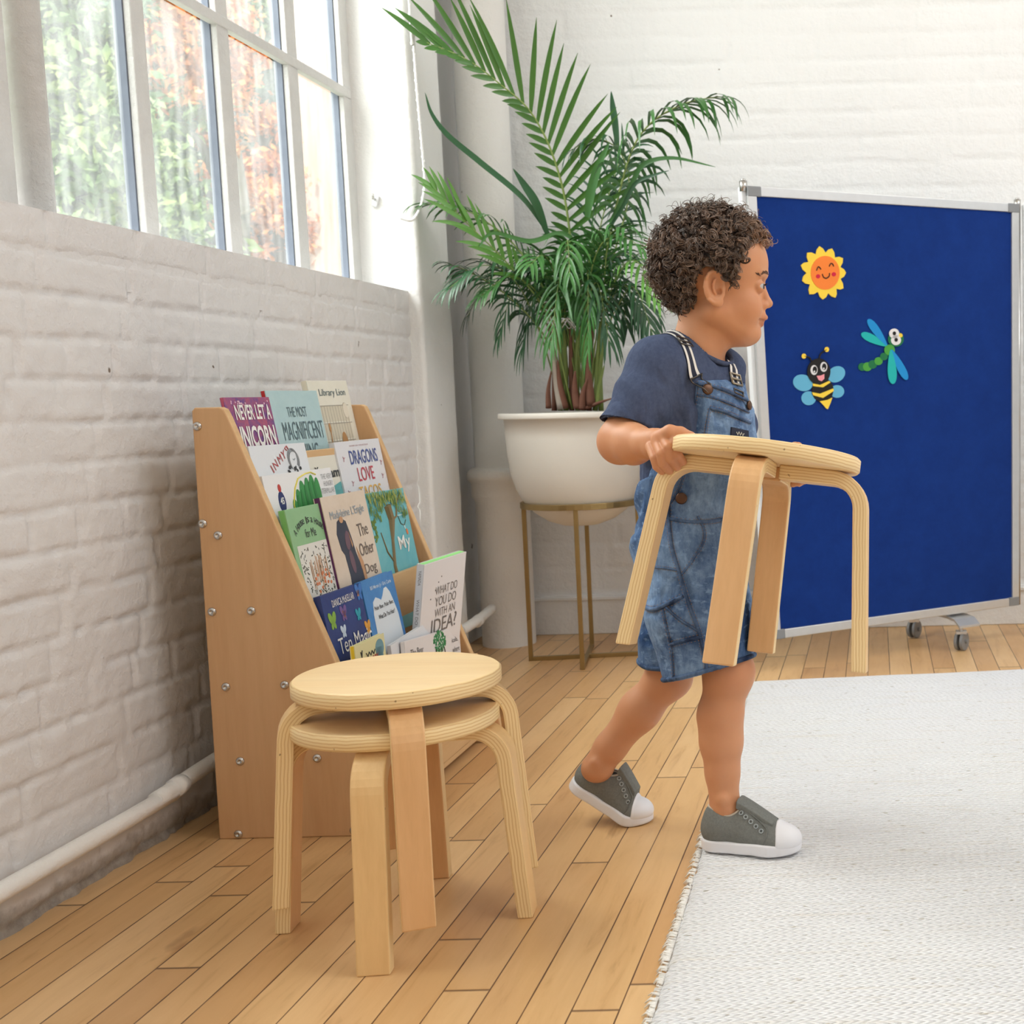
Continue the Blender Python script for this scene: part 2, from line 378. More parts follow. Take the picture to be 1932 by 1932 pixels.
mr = tn.nodes.new('ShaderNodeMapRange'); mr.inputs['From Min'].default_value=.3; mr.inputs['From Max'].default_value=.75; mr.inputs['To Min'].default_value=.05; mr.inputs['To Max'].default_value=.17
tn.links.new(nn.outputs['Fac'], mr.inputs['Value'])
m1 = tn.nodes.new('ShaderNodeMixShader'); tn.links.new(mr.outputs[0], m1.inputs[0]); tn.links.new(tr.outputs[0], m1.inputs[1]); tn.links.new(tl.outputs[0], m1.inputs[2])
m2 = tn.nodes.new('ShaderNodeMixShader'); m2.inputs[0].default_value=.04; tn.links.new(m1.outputs[0], m2.inputs[1]); tn.links.new(gl.outputs[0], m2.inputs[2])
tn.links.new(m2.outputs[0], tg.out.inputs[0]); M_GLASS = tg.m
ys = [(2.08,2.36),(2.394,2.668),(2.707,2.984),(3.026,3.289)]
for a,b in ys:
    for z0,z1 in ((SILL-.02,1.512),(1.532,2.035),(2.05,ZT)):
        q = MB().box((FX-.022,(a+b)/2,(z0+z1)/2),(.003,b-a,z1-z0)); rel(q.build('glass_pane', M_GLASS, win))
q = MB().box((FX-.022,.95,(SILL+ZT)/2),(.003,1.8,ZT-SILL)); rel(q.build('glass_pane', M_GLASS, win))
# small hook on the white window reveal, blind cord
c = atY(710,380,CORNER)
hk = empty('cord_cleat', tuple(c), 'small white cord hook on the bright window reveal', 'hook')
MB().box((0,-.004,0),(.014,.007,.030),Euler((0,.3,0)).to_matrix()).build('hook_plate', M_WHITEFRAME, hk, bevel=.002)
MB().tube([(0,-.006,.004),(0,-.02,.004),(.002,-.026,.014)],.0028,8).build('hook_arm', M_CHROME, hk, smooth=True)
CO = []
for (x,y) in ((772,0),(779,60),(785,150),(793,240),(800,320),(801,350),(795,385),(785,407),(775,416)):
    CO.append(atX(x,y,-1.155))
CO = [CO[0]+np.array([0,-.01,1.2])]+CO+[CO[-1]+np.array([-.02,-.012,.004])]
cord = MB(); cs = spline(CO,14); cord.tube(cs,.0034,8)
L = 0
for i,pnt in enumerate(cs[:-1]):
    d = cs[i+1]-pnt; k = int(np.linalg.norm(d)/.007)+1
    for j in range(k):
        q = pnt+d*j/k; L += 1; a = L*1.1; 
        cord.tube([q+np.array([.0029*math.cos(a),.0029*math.sin(a),.0]), q+d/k*1.4+np.array([.0029*math.cos(a+.9),.0029*math.sin(a+.9),0])],.0019,5)
tag(cord.build('blind_cord', plain('white_cord', sr(240,240,238), .7), smooth=True), 'white twisted cord looping down beside the window reveal', 'cord')

# pipes
P = MB()
r1 = .0735; pc = (-1.116, 3.745)
prof = [(.078,0),(.078,.43),(.083,.442),(.088,.452),(.088,.49),(.096,.497),(.098,.508),(.096,.522),(.088,.530),(r1,.536),(r1,CEIL)]
P.lathe(prof, 40, (pc[0],pc[1],0))
tag(P.build('drain_pipe', M_PIPE, smooth=True, bevel=0), 'large white painted vertical pipe with a collar, in the corner behind the palm', 'pipe')
sm = MB(); pts = [(-1.186,-2.5,.084),(-1.186,1.64,.084),(-1.186,2.0,.090),(-1.184,2.10,.098),(-1.175,2.22,.108),(-1.165,2.35,.11),(-1.150,3.1,.112),(-1.125,3.30,.115),(-1.118,3.46,.122),(-1.125,3.62,.128)]
sm.tube(spline(pts,6),.0135,16)
for y_ in (2.06, 3.30, 3.47): sm.tube([(-1.182 if y_<3 else -1.120,y_-.012,.094 if y_<3 else .118),(-1.182 if y_<3 else -1.120,y_+.012,.096 if y_<3 else .120)],.0165,16)
tag(sm.build('heating_pipe', M_PIPE, smooth=True), 'thin white painted pipe running low along the brick wall', 'pipe')

# outside the window: neighbouring wall, hedge trees
M_OUTW = plain('outside_render', sr(240,212,196), .8, noise=.05, nscale=2)
tag(MB().box((-4.6,12.3,3.5),(.4,3.1,9.0)).build('neighbour_building', M_OUTW), 'pale pink rendered building seen through the right window panes', 'building')
M_GR = plain('outside_ground', sr(150,160,120), .9, noise=.3, nscale=3)
tag(MB().box((-22,14,-1.2),(40,60,.4)).build('outside_ground', M_GR, kind='structure'))
def leafmat(name, c1, c2, c3):
    t = NT(name); oi = t.n('ShaderNodeTexCoord'); f = t.noise(t.coord('Object'), 2.2, 4, .8)
    t.set(t.ramp(f, [(.3,c1),(.5,c2),(.7,c3)]), .5, 0, .4)
    t.b.inputs['Transmission Weight'].default_value = 0
    return t.m
M_LG = leafmat('green_foliage', sr(92,128,84), sr(140,164,108), sr(196,204,122))
M_LG2 = leafmat('dark_foliage', sr(70,108,92), sr(100,138,104), sr(150,172,120))
M_LO = leafmat('russet_foliage', sr(204,120,60), sr(224,146,84), sr(238,176,118))
M_BK = plain('outside_bark', sr(120,112,98), .9, noise=.2)
def tree(name, label, base, h, crown, nleaf, lsize, mat, seed):
    rg = np.random.default_rng(seed); root = empty(name, base, label, 'tree', None)
    t = MB(); t.tube([(0,0,0),(.1,.05,h*.35),(.0,.1,h*.8)],[.16,.11,.05],10)
    for k in range(9):
        a = k*2.4; zz = h*(.25+.06*k); L_ = crown[0]*.8; t.tube([(0.05,.05,zz),(L_*.5*math.cos(a),L_*.5*math.sin(a),zz+.3),(L_*math.cos(a),L_*math.sin(a),zz+.35)],[.05,.03,.012],6)
    t.build('trunk', M_BK, root, smooth=True)
    ctr=[]
    for k in range(70):
        d = rg.normal(size=3); d /= np.linalg.norm(d); ctr.append(np.array([0,0,h*.62])+d*np.array(crown)*rg.uniform(.35,1))
    C = np.array(ctr)[rg.integers(0,70,nleaf)]+rg.normal(size=(nleaf,3))*crown[0]*.16
    a = rg.normal(size=(nleaf,3)); a/=np.linalg.norm(a,axis=1)[:,None]; b=rg.normal(size=(nleaf,3)); b-=a*(a*b).sum(1)[:,None]; b/=np.linalg.norm(b,axis=1)[:,None]
    s = lsize*rg.uniform(.6,1.3,(nleaf,1)); 
    V = np.stack([C-a*s, C-b*s*.45, C+a*s, C+b*s*.45],1).reshape(-1,3); F = np.arange(nleaf*4).reshape(-1,4)
    np_mesh('foliage', V, F, mat, root, smooth=False)
    return root
def tpos(px,py,X,h): c=atX(px,py,X); return (c[0],c[1],c[2]-h*.62)
tree('garden_tree', 'bushy green tree seen through the leftmost panes', tpos(130,180,-5.2,5.5), 5.5, (.9,1.25,2.2), 26000, .050, M_LG, 1)
tree('garden_tree', 'dark green tree behind the middle window panes', tpos(350,260,-6.6,6.0), 6.0, (.9,1.5,2.5), 28000, .050, M_LG2, 2)
tree('garden_tree', 'russet leaved tree low behind the third pane', tpos(498,390,-5.0,3.6), 3.6, (.35,.62,.75), 6000, .045, M_LO, 3)
tree('garden_tree', 'tall russet leaved tree in front of the green trees', tpos(385,95,-4.6,3.9), 3.9, (.35,.7,.75), 3600, .042, M_LO, 4)
tree('garden_tree', 'pale green tree farthest back behind the panes', tpos(470,200,-9.8,8.5), 8.5, (1.4,3.4,4.4), 30000, .085, M_LG, 5)

# ---------------------------------------------------------------- rug
def rug_mat():
    t = NT('white_braided_cotton'); g = t.n('ShaderNodeTexCoord'); s = t.n('ShaderNodeSeparateXYZ'); 
    mp = t.n('ShaderNodeMapping'); mp.inputs['Rotation'].default_value=(0,0,-.10); t.l(g.outputs['Object'], mp.inputs[0]); t.l(mp.outputs[0], s.inputs[0])
    X,Y = s.outputs['X'], s.outputs['Y']
    wob = t.math('MULTIPLY', t.math('SUBTRACT', t.noise(g.outputs['Object'], 6, 3), .5), .007)
    q = t.math('DIVIDE', t.math('ADD', Y, wob), .0115); row = t.math('FLOOR', q); f = t.math('FRACT', q)
    tri = t.math('ABSOLUTE', t.math('SUBTRACT', f, .5))
    wr = t.n('ShaderNodeTexWhiteNoise', noise_dimensions='1D'); t.l(row, wr.inputs['W'])
    st_ = t.math('FRACT', t.math('ADD', t.math('ADD', t.math('DIVIDE', X, .013), t.math('MULTIPLY', tri, 1.6)), t.math('MULTIPLY', wr.outputs['Value'], 5)))
    edge = t.math('SUBTRACT', 1, t.math('MULTIPLY', t.math('ABSOLUTE', t.math('SUBTRACT', st_, .5)), 2))
    h = t.math('MULTIPLY', t.math('POWER', edge, .5), t.math('POWER', t.math('MULTIPLY', t.math('SUBTRACT', .52, tri), 2), .5))
    h = t.math('ADD', h, t.math('MULTIPLY', t.noise(g.outputs['Object'], 160, 3), .5))
    f1 = t.noise(g.outputs['Object'], 2.5, 4, .6); v2 = t.coord('Object', (4,60,60), (0,0,-.1)); f2 = t.noise(v2, 1.5, 4, .7)
    col = t.mix(f1, sr(240,240,243), sr(249,248,246))
    col = t.mix(t.ramp(f2, [(.54,(0,0,0)),(.76,(.5,.5,.5))]), col, sr(234,222,202))
    v3 = t.coord('Object', (40,90,90), (0,0,-.1))
    col = t.mix(t.ramp(t.noise(v3,1.4,2), [(.66,(0,0,0)),(.74,(.8,.8,.8))]), col, sr(188,178,160))
    col = t.mix(t.ramp(h, [(.0,(1,1,1)),(.30,(0,0,0))]), col, sr(222,219,216))
    t.set(col, .9, 0, .2); t.bump(h, .9, .005); return t.m
M_RUG = rug_mat()
def rc(u, v):
    A,B,C,D = [np.array(q) for q in ((-.262,.85),(-.330,3.137),(1.75,3.34),(1.75,.85))]
    return (A*(1-v)+B*v)*(1-u)+(D*(1-v)+C*v)*u
nu, nv = 240, 300; V=[]
uu, vv = np.meshgrid(np.linspace(0,1,nu), np.linspace(0,1,nv))
A,B,C,D = [np.array(q) for q in ((-.262,.85),(-.330,3.137),(1.75,3.34),(1.75,.85))]
XY = (A*(1-vv[...,None])+B*vv[...,None])*(1-uu[...,None])+(D*(1-vv[...,None])+C*vv[...,None])*uu[...,None]
XY[:,0,0] += (fbm(np.arange(nv)*.35, np.zeros(nv), 3, 5)-.5)*.016; XY[-1,:,1] += (fbm(np.arange(nu)*.3, np.zeros(nu)+3, 3, 5)-.5)*.010
Z = .0085+.003*(fbm(XY[...,0]*6, XY[...,1]*30, 3, 2)-.5)
Z[:,0]=.001; Z[-1,:]=.001; Z[:,1]*=.8; Z[-2,:]*=.8
i = np.arange(nu*nv).reshape(nv,nu); F = np.stack([i[:-1,:-1],i[:-1,1:],i[1:,1:],i[1:,:-1]],-1).reshape(-1,4)
rug = empty('rug', (0,0,0), 'white braided cotton rug with frayed edge on the plank floor', 'rug')
np_mesh('woven_field', np.concatenate([XY, Z[...,None]],-1).reshape(-1,3), F, M_RUG, rug)
fr = MB()
for k in range(900):
    v = random.random(); p = rc(0,v); a = random.gauss(math.pi,.7); L_ = random.uniform(.003,.012)
    fr.tube([(p[0]+.004,p[1],.005),(p[0]+L_*.5*math.cos(a),p[1]+L_*.5*math.sin(a),.007),(p[0]+L_*math.cos(a),p[1]+L_*math.sin(a),.002)],[.0016,.0012,.0006],5)
for k in range(60):
    p = rc(0,1); a = random.uniform(1.8,3.6); L_ = random.uniform(.01,.035)
    fr.tube([(p[0]+.01,p[1]-.01,.005),(p[0]+.01+L_*.5*math.cos(a),p[1]-.01+L_*.5*math.sin(a),.016),(p[0]+.01+L_*math.cos(a),p[1]-.01+L_*math.sin(a),.005)],[.002,.002,.001],5)
o = fr.build('fringe', plain('rug_fringe', sr(236,232,224), .9), rug, smooth=True, kind='stuff')

# ---------------------------------------------------------------- stools
def leg_mesh(parent, ang, mats, seatb, spl=4.6):
    t = .021; wd = .042; zc = seatb-t/2; R = .044; ro = .101; sp = math.radians(spl)
    path = [(.024,zc),(.06,zc),(ro,zc)]+[(ro+R*math.sin(a), zc-R+R*math.cos(a)) for a in np.linspace(0,math.pi/2-sp,9)[1:]]
    r_, z_ = path[-1]; path.append((r_+(z_)*math.tan(sp), 0.0))
    mb = MB(); n = len(path); V=[]; F=[]; mi=[]; UV=[]
    for i,(r,z) in enumerate(path):
        a = np.array(path[max(i-1,0)]); b = np.array(path[min(i+1,n-1)]); d = (b-a)/np.linalg.norm(b-a); nn = np.array([-d[1],d[0]])
        if i == n-1: nn = np.array([1/math.cos(sp),0])
        for (sw, stt) in ((-1,1),(1,1),(1,-1),(-1,-1)):
            q = np.array([r,z])+nn*stt*t/2; V.append((q[0], sw*wd/2, q[1]))
    acc = 0
    for i in range(n-1):
        for j in range(4):
            k = (j+1)%4; F=[(i*4+j, i*4+k, (i+1)*4+k, (i+1)*4+j)]
            side = j in (1,3); v0, v1 = ((1,0) if j==1 else (0,1)) if side else (0,0)
            mb.add([V[q] for q in F[0]], [(0,1,2,3)], 1 if side else 0, [[(0,v0),(0,v1),(1,v1),(1,v0)]])
    mb.add(V[:4], [(3,2,1,0)], 0); mb.add(V[-4:], [(0,1,2,3)], 0)
    o = mb.build('leg', mats, parent, uv=True)
    import bmesh
    bm = bmesh.new(); bm.from_mesh(o.data); bmesh.ops.remove_doubles(bm, verts=bm.verts, dist=1e-5); bmesh.ops.recalc_face_normals(bm, faces=bm.faces); bm.to_mesh(o.data); bm.free()
    b = o.modifiers.new('bevel','BEVEL'); b.width=.0022; b.segments=2; b.limit_method='ANGLE'; b.angle_limit=math.radians(50)
    o.rotation_euler = (0,0,ang); return o
def stool(name, label, mats_per_leg, rot0, spl=4.6):
    root = empty(name, (0,0,0), label, 'stool')
    r, zb, zt = .1365, .280, .302
    mb = MB(); prof = [(0,zb),(r-.003,zb),(r,zb+.003),(r,zt-.003),(r-.0035,zt),(0,zt)]; n=72
    for k in range(5):
        (r0,z0),(r1_,z1) = prof[k],prof[k+1]
        for j in range(n):
            a0,a1 = 2*math.pi*j/n, 2*math.pi*(j+1)/n
            q = [(r0*math.cos(a0),r0*math.sin(a0),z0),(r0*math.cos(a1),r0*math.sin(a1),z0),(r1_*math.cos(a1),r1_*math.sin(a1),z1),(r1_*math.cos(a0),r1_*math.sin(a0),z1)]
            if r0==0: q = [q[0],q[2],q[3]]
            if r1_==0: q = [q[0],q[1],q[2]]
            rim = k in (1,2,3); vv_ = [(z-zb)/(zt-zb) for _,_,z in q]
            mb.add(q, [tuple(range(len(q)))], 1 if rim else 0, [[(0,v) for v in vv_]])
    o = mb.build('seat', [M_BIRCH, M_PLY], root, uv=True)
    import bmesh
    bm = bmesh.new(); bm.from_mesh(o.data); bmesh.ops.remove_doubles(bm, verts=bm.verts, dist=1e-6); bmesh.ops.recalc_face_normals(bm, faces=bm.faces); bm.to_mesh(o.data); bm.free()
    for p in o.data.polygons: p.use_smooth = p.material_index==1
    for k in range(4): leg_mesh(root, rot0+k*math.pi/2, [mats_per_leg[k], M_PLY], zb, spl)
    return root
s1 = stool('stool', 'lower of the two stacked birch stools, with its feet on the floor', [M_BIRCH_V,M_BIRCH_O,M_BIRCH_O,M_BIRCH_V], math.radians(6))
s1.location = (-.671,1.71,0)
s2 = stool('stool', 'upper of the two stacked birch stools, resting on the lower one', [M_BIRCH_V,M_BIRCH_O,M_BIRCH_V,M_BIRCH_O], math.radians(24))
s2.location = (-.667,1.71,.0535); s2.rotation_euler = (0,math.radians(.3),0)
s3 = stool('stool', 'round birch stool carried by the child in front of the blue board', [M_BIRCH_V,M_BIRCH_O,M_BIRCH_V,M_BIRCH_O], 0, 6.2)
def place_held():
    c = atY(1446,861,1.815)
    R = Euler((math.radians(-8.5), math.radians(8.0), 0)).to_matrix()@Euler((0,0,math.radians(-5))).to_matrix()
    s3.rotation_euler = R.to_euler(); off = R@Vector((0,0,.291)); s3.location = Vector(c)-off
    return Vector(c), R
HC, HR = place_held()
# ---------------------------------------------------------------- text
def text_shapes(s, bold=0):
    c = bpy.data.curves.new('t','FONT'); c.body = s; c.size = 1; c.offset = bold; c.resolution_u = 3
    o = bpy.data.objects.new('t', c); me = bpy.data.meshes.new_from_object(o)
    V = np.array([v.co[:2] for v in me.vertices]); F = [tuple(p.vertices) for p in me.polygons]
    bpy.data.objects.remove(o); bpy.data.curves.remove(c); bpy.data.meshes.remove(me); return V, F
class Sheet:
    """flat printing on a surface: frame (origin, ex, ey, ez)"""
    def __init__(s, fr): s.fr = [np.array(q,float) for q in fr]; s.k = 0
    def pt(s, u, v, t): o,ex,ey,ez = s.fr; return o+ex*u+ey*v+ez*t
    def text(s, mb, txt, uc, vc, w, h, rot=0, bold=.01, lift=.0009):
        V, F = text_shapes(txt, bold)
        if not len(V): return
        lo, hi = V.min(0), V.max(0); V = (V-(lo+hi)/2)/(hi-lo)*np.array([w,h]); c,sn = math.cos(rot), math.sin(rot)
        V = np.stack([V[:,0]*c-V[:,1]*sn+uc, V[:,0]*sn+V[:,1]*c+vc],1)
        mb.add([s.pt(a,b,lift) for a,b in V], F)
    def poly(s, mb, P, lift=.0006, th=.0005): mb.prism(P, s.fr, lift-th, lift)
def quadp(u0,v0,u1,v1): return [(u0,v0),(u1,v0),(u1,v1),(u0,v1)]

# ---------------------------------------------------------------- bookcase
case = empty('book_display', (-.95,2.06,0), 'slanted birch book display rack full of picture books against the brick wall', 'bookcase')
def rc_(o): o.location = (.95,-2.06,0); return o
side = [(-1.121,0),(-1.115,.720),(-1.110,.7253),(-1.069,.7253),(-1.062,.7215),(-1.056,.708),(-.815,.05),(-.812,.03),(-.822,.004),(-.828,0)]
def panel(y0, y1):
    mb = MB(); n = len(side); V = [(x,y,z_) for y in (y0,y1) for x,z_ in side]
    mb.add(V, [tuple(range(n)), tuple(range(2*n-1,n-1,-1))], 0); mb.add(V, [(i,n+i,n+(i+1)%n,(i+1)%n) for i in range(n)], 1)
    o = mb.build('side_panel', [M_CASE, M_CASE_E], case)
    import bmesh
    bm = bmesh.new(); bm.from_mesh(o.data); bmesh.ops.remove_doubles(bm, verts=bm.verts, dist=1e-6); bmesh.ops.recalc_face_normals(bm, faces=bm.faces); bm.to_mesh(o.data); bm.free()
    b = o.modifiers.new('bevel','BEVEL'); b.width=.0025; b.segments=2; b.limit_method='ANGLE'; b.angle_limit=math.radians(60)
    return rc_(o)
panel(2.063,2.081); panel(2.632,2.650)
DV = [(-1.036,.388,.643),(-.990,.262,.518),(-.944,.136,.393),(-.898,.012,.268),(-.853,.026,.195)]
for i,(x,z0,z1) in enumerate(DV):
    rc_(MB().box((x-.0045,2.3565,(z0+z1)/2),(.009,.551,z1-z0)).build('divider', M_CASE_E, case, bevel=.0015))
rc_(MB().box((-1.109,2.3565,.36),(.008,.551,.66)).build('back_panel', M_CASE_E, case))
for x0,x1,z_ in ((-1.105,-1.0405,.505),(-1.0405,-.9945,.380),(-.9945,-.9485,.255),(-.9485,-.9025,.130),(-.9025,-.853,.021)):
    rc_(MB().box(((x0+x1)/2,2.3565,z_),(x1-x0,.551,.010)).build('shelf', M_CASE_E, case))
for (x,z_) in ((-1.107,.695),(-1.110,.535),(-1.086,.515),(-1.105,.388),(-1.040,.388),(-1.091,.261),(-.993,.262),(-1.076,.134),(-.947,.136),(-1.088,.0085),(-.893,.010)):
    mb = MB(); prof = [(.0072,-.0005),(.0074,.0008),(.0062,.0026),(.0040,.0036),(.0031,.0036),(.0028,.0015),(0.0001,.0015)]; n=20
    V = [(x+r*math.cos(2*math.pi*j/n), 2.063-h, z_+r*math.sin(2*math.pi*j/n)) for r,h in prof for j in range(n)]
    mb.add(V, [(i*n+j, i*n+(j+1)%n, (i+1)*n+(j+1)%n, (i+1)*n+j) for i in range(len(prof)-1) for j in range(n)])
    rc_(mb.build('bolt', M_CHROME, case, smooth=True))

# ---------------------------------------------------------------- books
INK = plain('ink_dark', sr(62,64,66), .6); INK_W = plain('ink_white', sr(240,238,232), .6); INK_S = plain('ink_slate', sr(88,108,116), .6)
PAGES = plain('book_pages', sr(236,230,216), .8)
def cover_mat(name, col, rough=.35, c2=None, scale=20):
    t = NT(name)
    if c2: t.set(t.ramp(t.noise(t.coord(), scale, 5, .75, .5), [(.36,col),(.62,c2)]), rough)
    else: t.set(col, rough)
    return t.m
def shape_mat(name, *c, rough=.5): return plain(name, sr(*c), rough)
def book(label, tl, tr, xr, zr, h, th, cmat, smat=None, lean=.16, ymin=2.0835, ymax=2.630, grp=None, rot=0, name='picture_book'):
    c = xr+lean*zr; A = on_plane(*tl, (1,0,lean), c); B = on_plane(*tr, (1,0,lean), c)
    dy = max(0, ymin-A[1]); t = dy/(B[1]-A[1]); A = A+(B-A)*t
    if B[1] > ymax: B = A+(B-A)*(ymax-A[1])/(B[1]-A[1])
    ex = B-A; W = np.linalg.norm(ex); ex /= W; ez = np.array([1,0,lean]); ez /= np.linalg.norm(ez); ey = np.cross(ez,ex)
    return book_at(label, A, ex, ey, ez, W, h, th, cmat, smat, name)
def book_at(label, A, ex, ey, ez, W, h, th, cmat, smat=None, name='picture_book', pages=None):
    ctr = A+ex*W/2-ey*h/2-ez*th/2
    root = empty(name, tuple(ctr), label, 'book', 'picture books in the birch display rack')
    R = Matrix(((ex[0],ey[0],ez[0]),(ex[1],ey[1],ez[1]),(ex[2],ey[2],ez[2])))
    root.rotation_euler = R.to_euler()
    # local frame: x right, y up, z out of the cover; centre of the block at 0
    ct = min(.0018, th*.2); r = .0022
    mb = MB(); mb.box((0,0,th/2-ct/2),(W,h,ct)); mb.box((0,0,-th/2+ct/2),(W,h,ct)); mb.build('cover', cmat, root, bevel=.0004)
    MB().box((-W/2+ct/2,0,0),(ct,h,th-2*ct+.0002)).build('spine', smat or cmat, root)
    MB().box((ct/2+.0002,-.000,0),(W-ct-.004,h-.005,th-2*ct)).build('pages', pages or PAGES, root)
    s = Sheet(((-W/2,h/2,th/2),(1,0,0),(0,1,0),(0,0,1))); s.W=W; s.h=h; s.root=root; s.th=th
    return s
def finish(s, mb, name, mat, kind=None):
    if mb.v: mb.build(name, mat, s.root, kind=kind)
def blobs(s, mb, pts, rx, ry, lift=.0006):
    for (u,v) in pts: s.poly(mb, ell(u,v,rx,ry,10), lift)
X1,Z1 = -1.083,.70
# row 1
uni = cover_mat('cover_purple_glitter', sr(98,66,136), .3, sr(176,84,110), 44)
s = book('purple glittery picture book with big white block letters, leftmost in the top row', (395,750),(507,749), -1.066,.70,.222,.006, uni, cover_mat('spine_pink', sr(190,90,120)))
t=MB(); s.text(t,'NEVER LET A',s.W*.56,-.026,s.W*.78,.026,.0,.02); s.text(t,'UNICORN',s.W*.52,-.068,s.W*.86,.037,0,.03); s.text(t,'SCRIBBLE!',s.W*.5,-.103,s.W*.72,.02,0,.02); finish(s,t,'title_lettering',INK_W)
t=MB(); rr=random.Random(4)
for k in range(26): u,v=rr.uniform(.01,s.W-.01),rr.choice([rr.uniform(-.012,-.004),rr.uniform(-.09,-.01)]); (u>s.W*.86 or v>-.013) and s.poly(t, ell(u,v,.0018,.0018,6))
finish(s,t,'cover_stars',shape_mat('star_pink',228,190,206),'stuff')
t=MB()
for k in range(9): a=k*.7; s.poly(t, ell(s.W*.80+.012*math.cos(a),-.10+.007*math.sin(a),.004,.0018,8,a),.0012)
finish(s,t,'illustration',INK)
s = book('pale blue picture book with tall thin dark capitals, middle of the top row', (500,737),(597,737), -1.074,.70,.232,.010, cover_mat('cover_pale_blue', sr(172,202,206), .4, sr(184,210,212), 8), cover_mat('spine_red', sr(196,38,40)), ymin=2.215)
t=MB(); s.text(t,'THE MOST',s.W*.50,-.040,s.W*.38,.019,0,.0); s.text(t,'MAGNIFICENT',s.W*.56,-.075,s.W*.80,.034,0,-.004); s.text(t,'THING',s.W*.56,-.117,s.W*.42,.034,0,-.004); finish(s,t,'title_lettering',INK_S)
t=MB(); s.poly(t, ell(s.W*.56,-.146,.012,.008)); finish(s,t,'illustration',shape_mat('print_brown',120,86,70))
s = book('cream picture book with a sandy picture, tallest in the top row', (578,718),(662,718), -1.084,.70,.245,.012, cover_mat('cover_cream', sr(226,222,206), .45, sr(232,228,214), 6), cover_mat('spine_cream', sr(236,228,206)))
t=MB(); s.text(t,'Library Lion',s.W*.56,-.026,s.W*.66,.018,0,0); finish(s,t,'title_lettering',INK_S)
t=MB()
for k in range(3): s.poly(t, quadp(s.W*.16,-.052-.036*k,s.W*.86,-.083-.036*k))
finish(s,t,'illustration',shape_mat('print_sand',206,198,178))
t=MB()
for k in range(4): s.poly(t, quadp(s.W*.12,-.050-.036*k,s.W*.90,-.0515-.036*k),.0009)
for k in range(10): s.poly(t, quadp(s.W*(.2+.07*k),-.052,s.W*(.2+.07*k)+.0006,-.15),.0009)
s.poly(t, ell(s.W*.80,-.062,.0125,.0165,24),.0008); finish(s,t,'illustration_lines',shape_mat('print_grey',168,160,146))
t=MB(); s.poly(t, ell(s.W*.80,-.062,.0118,.0158,24),.0011); finish(s,t,'round_seal',shape_mat('seal_cream',224,216,198))
t=MB(); s.poly(t, ell(s.W*.62,-.135,.014,.030,20),.0012); finish(s,t,'illustration_shape',shape_mat('print_ochre',176,132,84)); t=MB(); s.poly(t, ell(s.W*.30,-.095,.005,.010,14),.0012); t.tube([s.pt(s.W*.30,-.10,.001),s.pt(s.W*.28,-.13,.001),s.pt(s.W*.31,-.16,.001)],.0012,6); finish(s,t,'illustration_shape',shape_mat('print_ochre',176,132,84))
# row 2
s = book('white book with small red capitals and a pencil drawing, left of the second row', (452,843),(574,835), -1.014,.518,.250,.010, cover_mat('cover_white', sr(226,230,234), .4), None)
t=MB(); 
for ch,u,v,r in (('I',.31,-.042,.55),('N',.38,-.035,.5),('M',.48,-.026,.4),('Y',.56,-.019,.3)): s.text(t,ch,s.W*u,v,.015 if ch!='I' else .003,.015,r,.0)
t.tube([s.pt(s.W*.63,-.012,.001),s.pt(s.W*.60,-.008,.001),s.pt(s.W*.64,-.004,.001),s.pt(s.W*.66,-.010,.001)],.0009,6)
finish(s,t,'title_lettering',shape_mat('print_red',176,72,76))
t=MB(); c_=[(s.W*.71+.022*math.cos(a)*(.8+.1*math.sin(a)),-.028+.019*math.sin(a)) for a in np.linspace(-.6,3.9,20)]
for q in (0,.0022,.0044): t.tube([s.pt(u+q,v-q,.0008) for u,v in c_],.0009,5)
t.tube([s.pt(s.W*.71,-.028,.001),s.pt(s.W*.73,-.030,.001),s.pt(s.W*.75,-.027,.001)],.0006,5)
finish(s,t,'illustration',shape_mat('print_pencil',140,144,148))
t=MB()
for k in range(9): a=k*1.3; s.poly(t, ell(s.W*.70+.018*math.cos(a)*1.3,-.046+.004*math.sin(a*2),.004,.0024,8,a),.0012)
finish(s,t,'illustration_ink',INK)
s = book('off white book with a teal and brown corner, half hidden in the second row', (573,862),(644,853), -1.018,.518,.22,.008, cover_mat('cover_offwhite', sr(224,220,206), .5), None, ymin=2.26)
t=MB(); s.text(t,'Dreams',s.W*.55,-.036,s.W*.70,.019,0,.03); s.text(t,'Yo',s.W*.27,-.03,s.W*.16,.016,0,.03); finish(s,t,'title_lettering',INK)
t=MB(); s.poly(t,[(0,-.10),(s.W*.45,-.066),(s.W*.9,-.052),(s.W*.99,-.045),(s.W*.99,-.10)]); finish(s,t,'illustration_sea',shape_mat('print_teal',96,168,168))
t=MB(); s.poly(t,[(s.W*.45,-.12),(s.W*.99,-.055),(s.W*.99,-.12)],.0009); finish(s,t,'illustration_rock',shape_mat('print_umber',108,84,74))
s = book('white picture book with big blue and red hand drawn capitals, right of the second row', (630,835),(719,826), -1.014,.518,.25,.011, cover_mat('cover_white_b', sr(222,222,226), .4), None)
t=MB(); s.text(t,'DRAGONS',s.W*.56,-.033,s.W*.62,.028,.0,.008); finish(s,t,'title_blue',shape_mat('print_blue',68,86,150))
t=MB(); s.text(t,'LOVE',s.W*.53,-.068,s.W*.36,.028,0,.008); finish(s,t,'title_red',shape_mat('print_red2',190,70,84))
t=MB(); s.text(t,'TACOS',s.W*.55,-.104,s.W*.50,.024,0,.008); finish(s,t,'title_yellow',shape_mat('print_yellow',226,176,84))
t=MB()
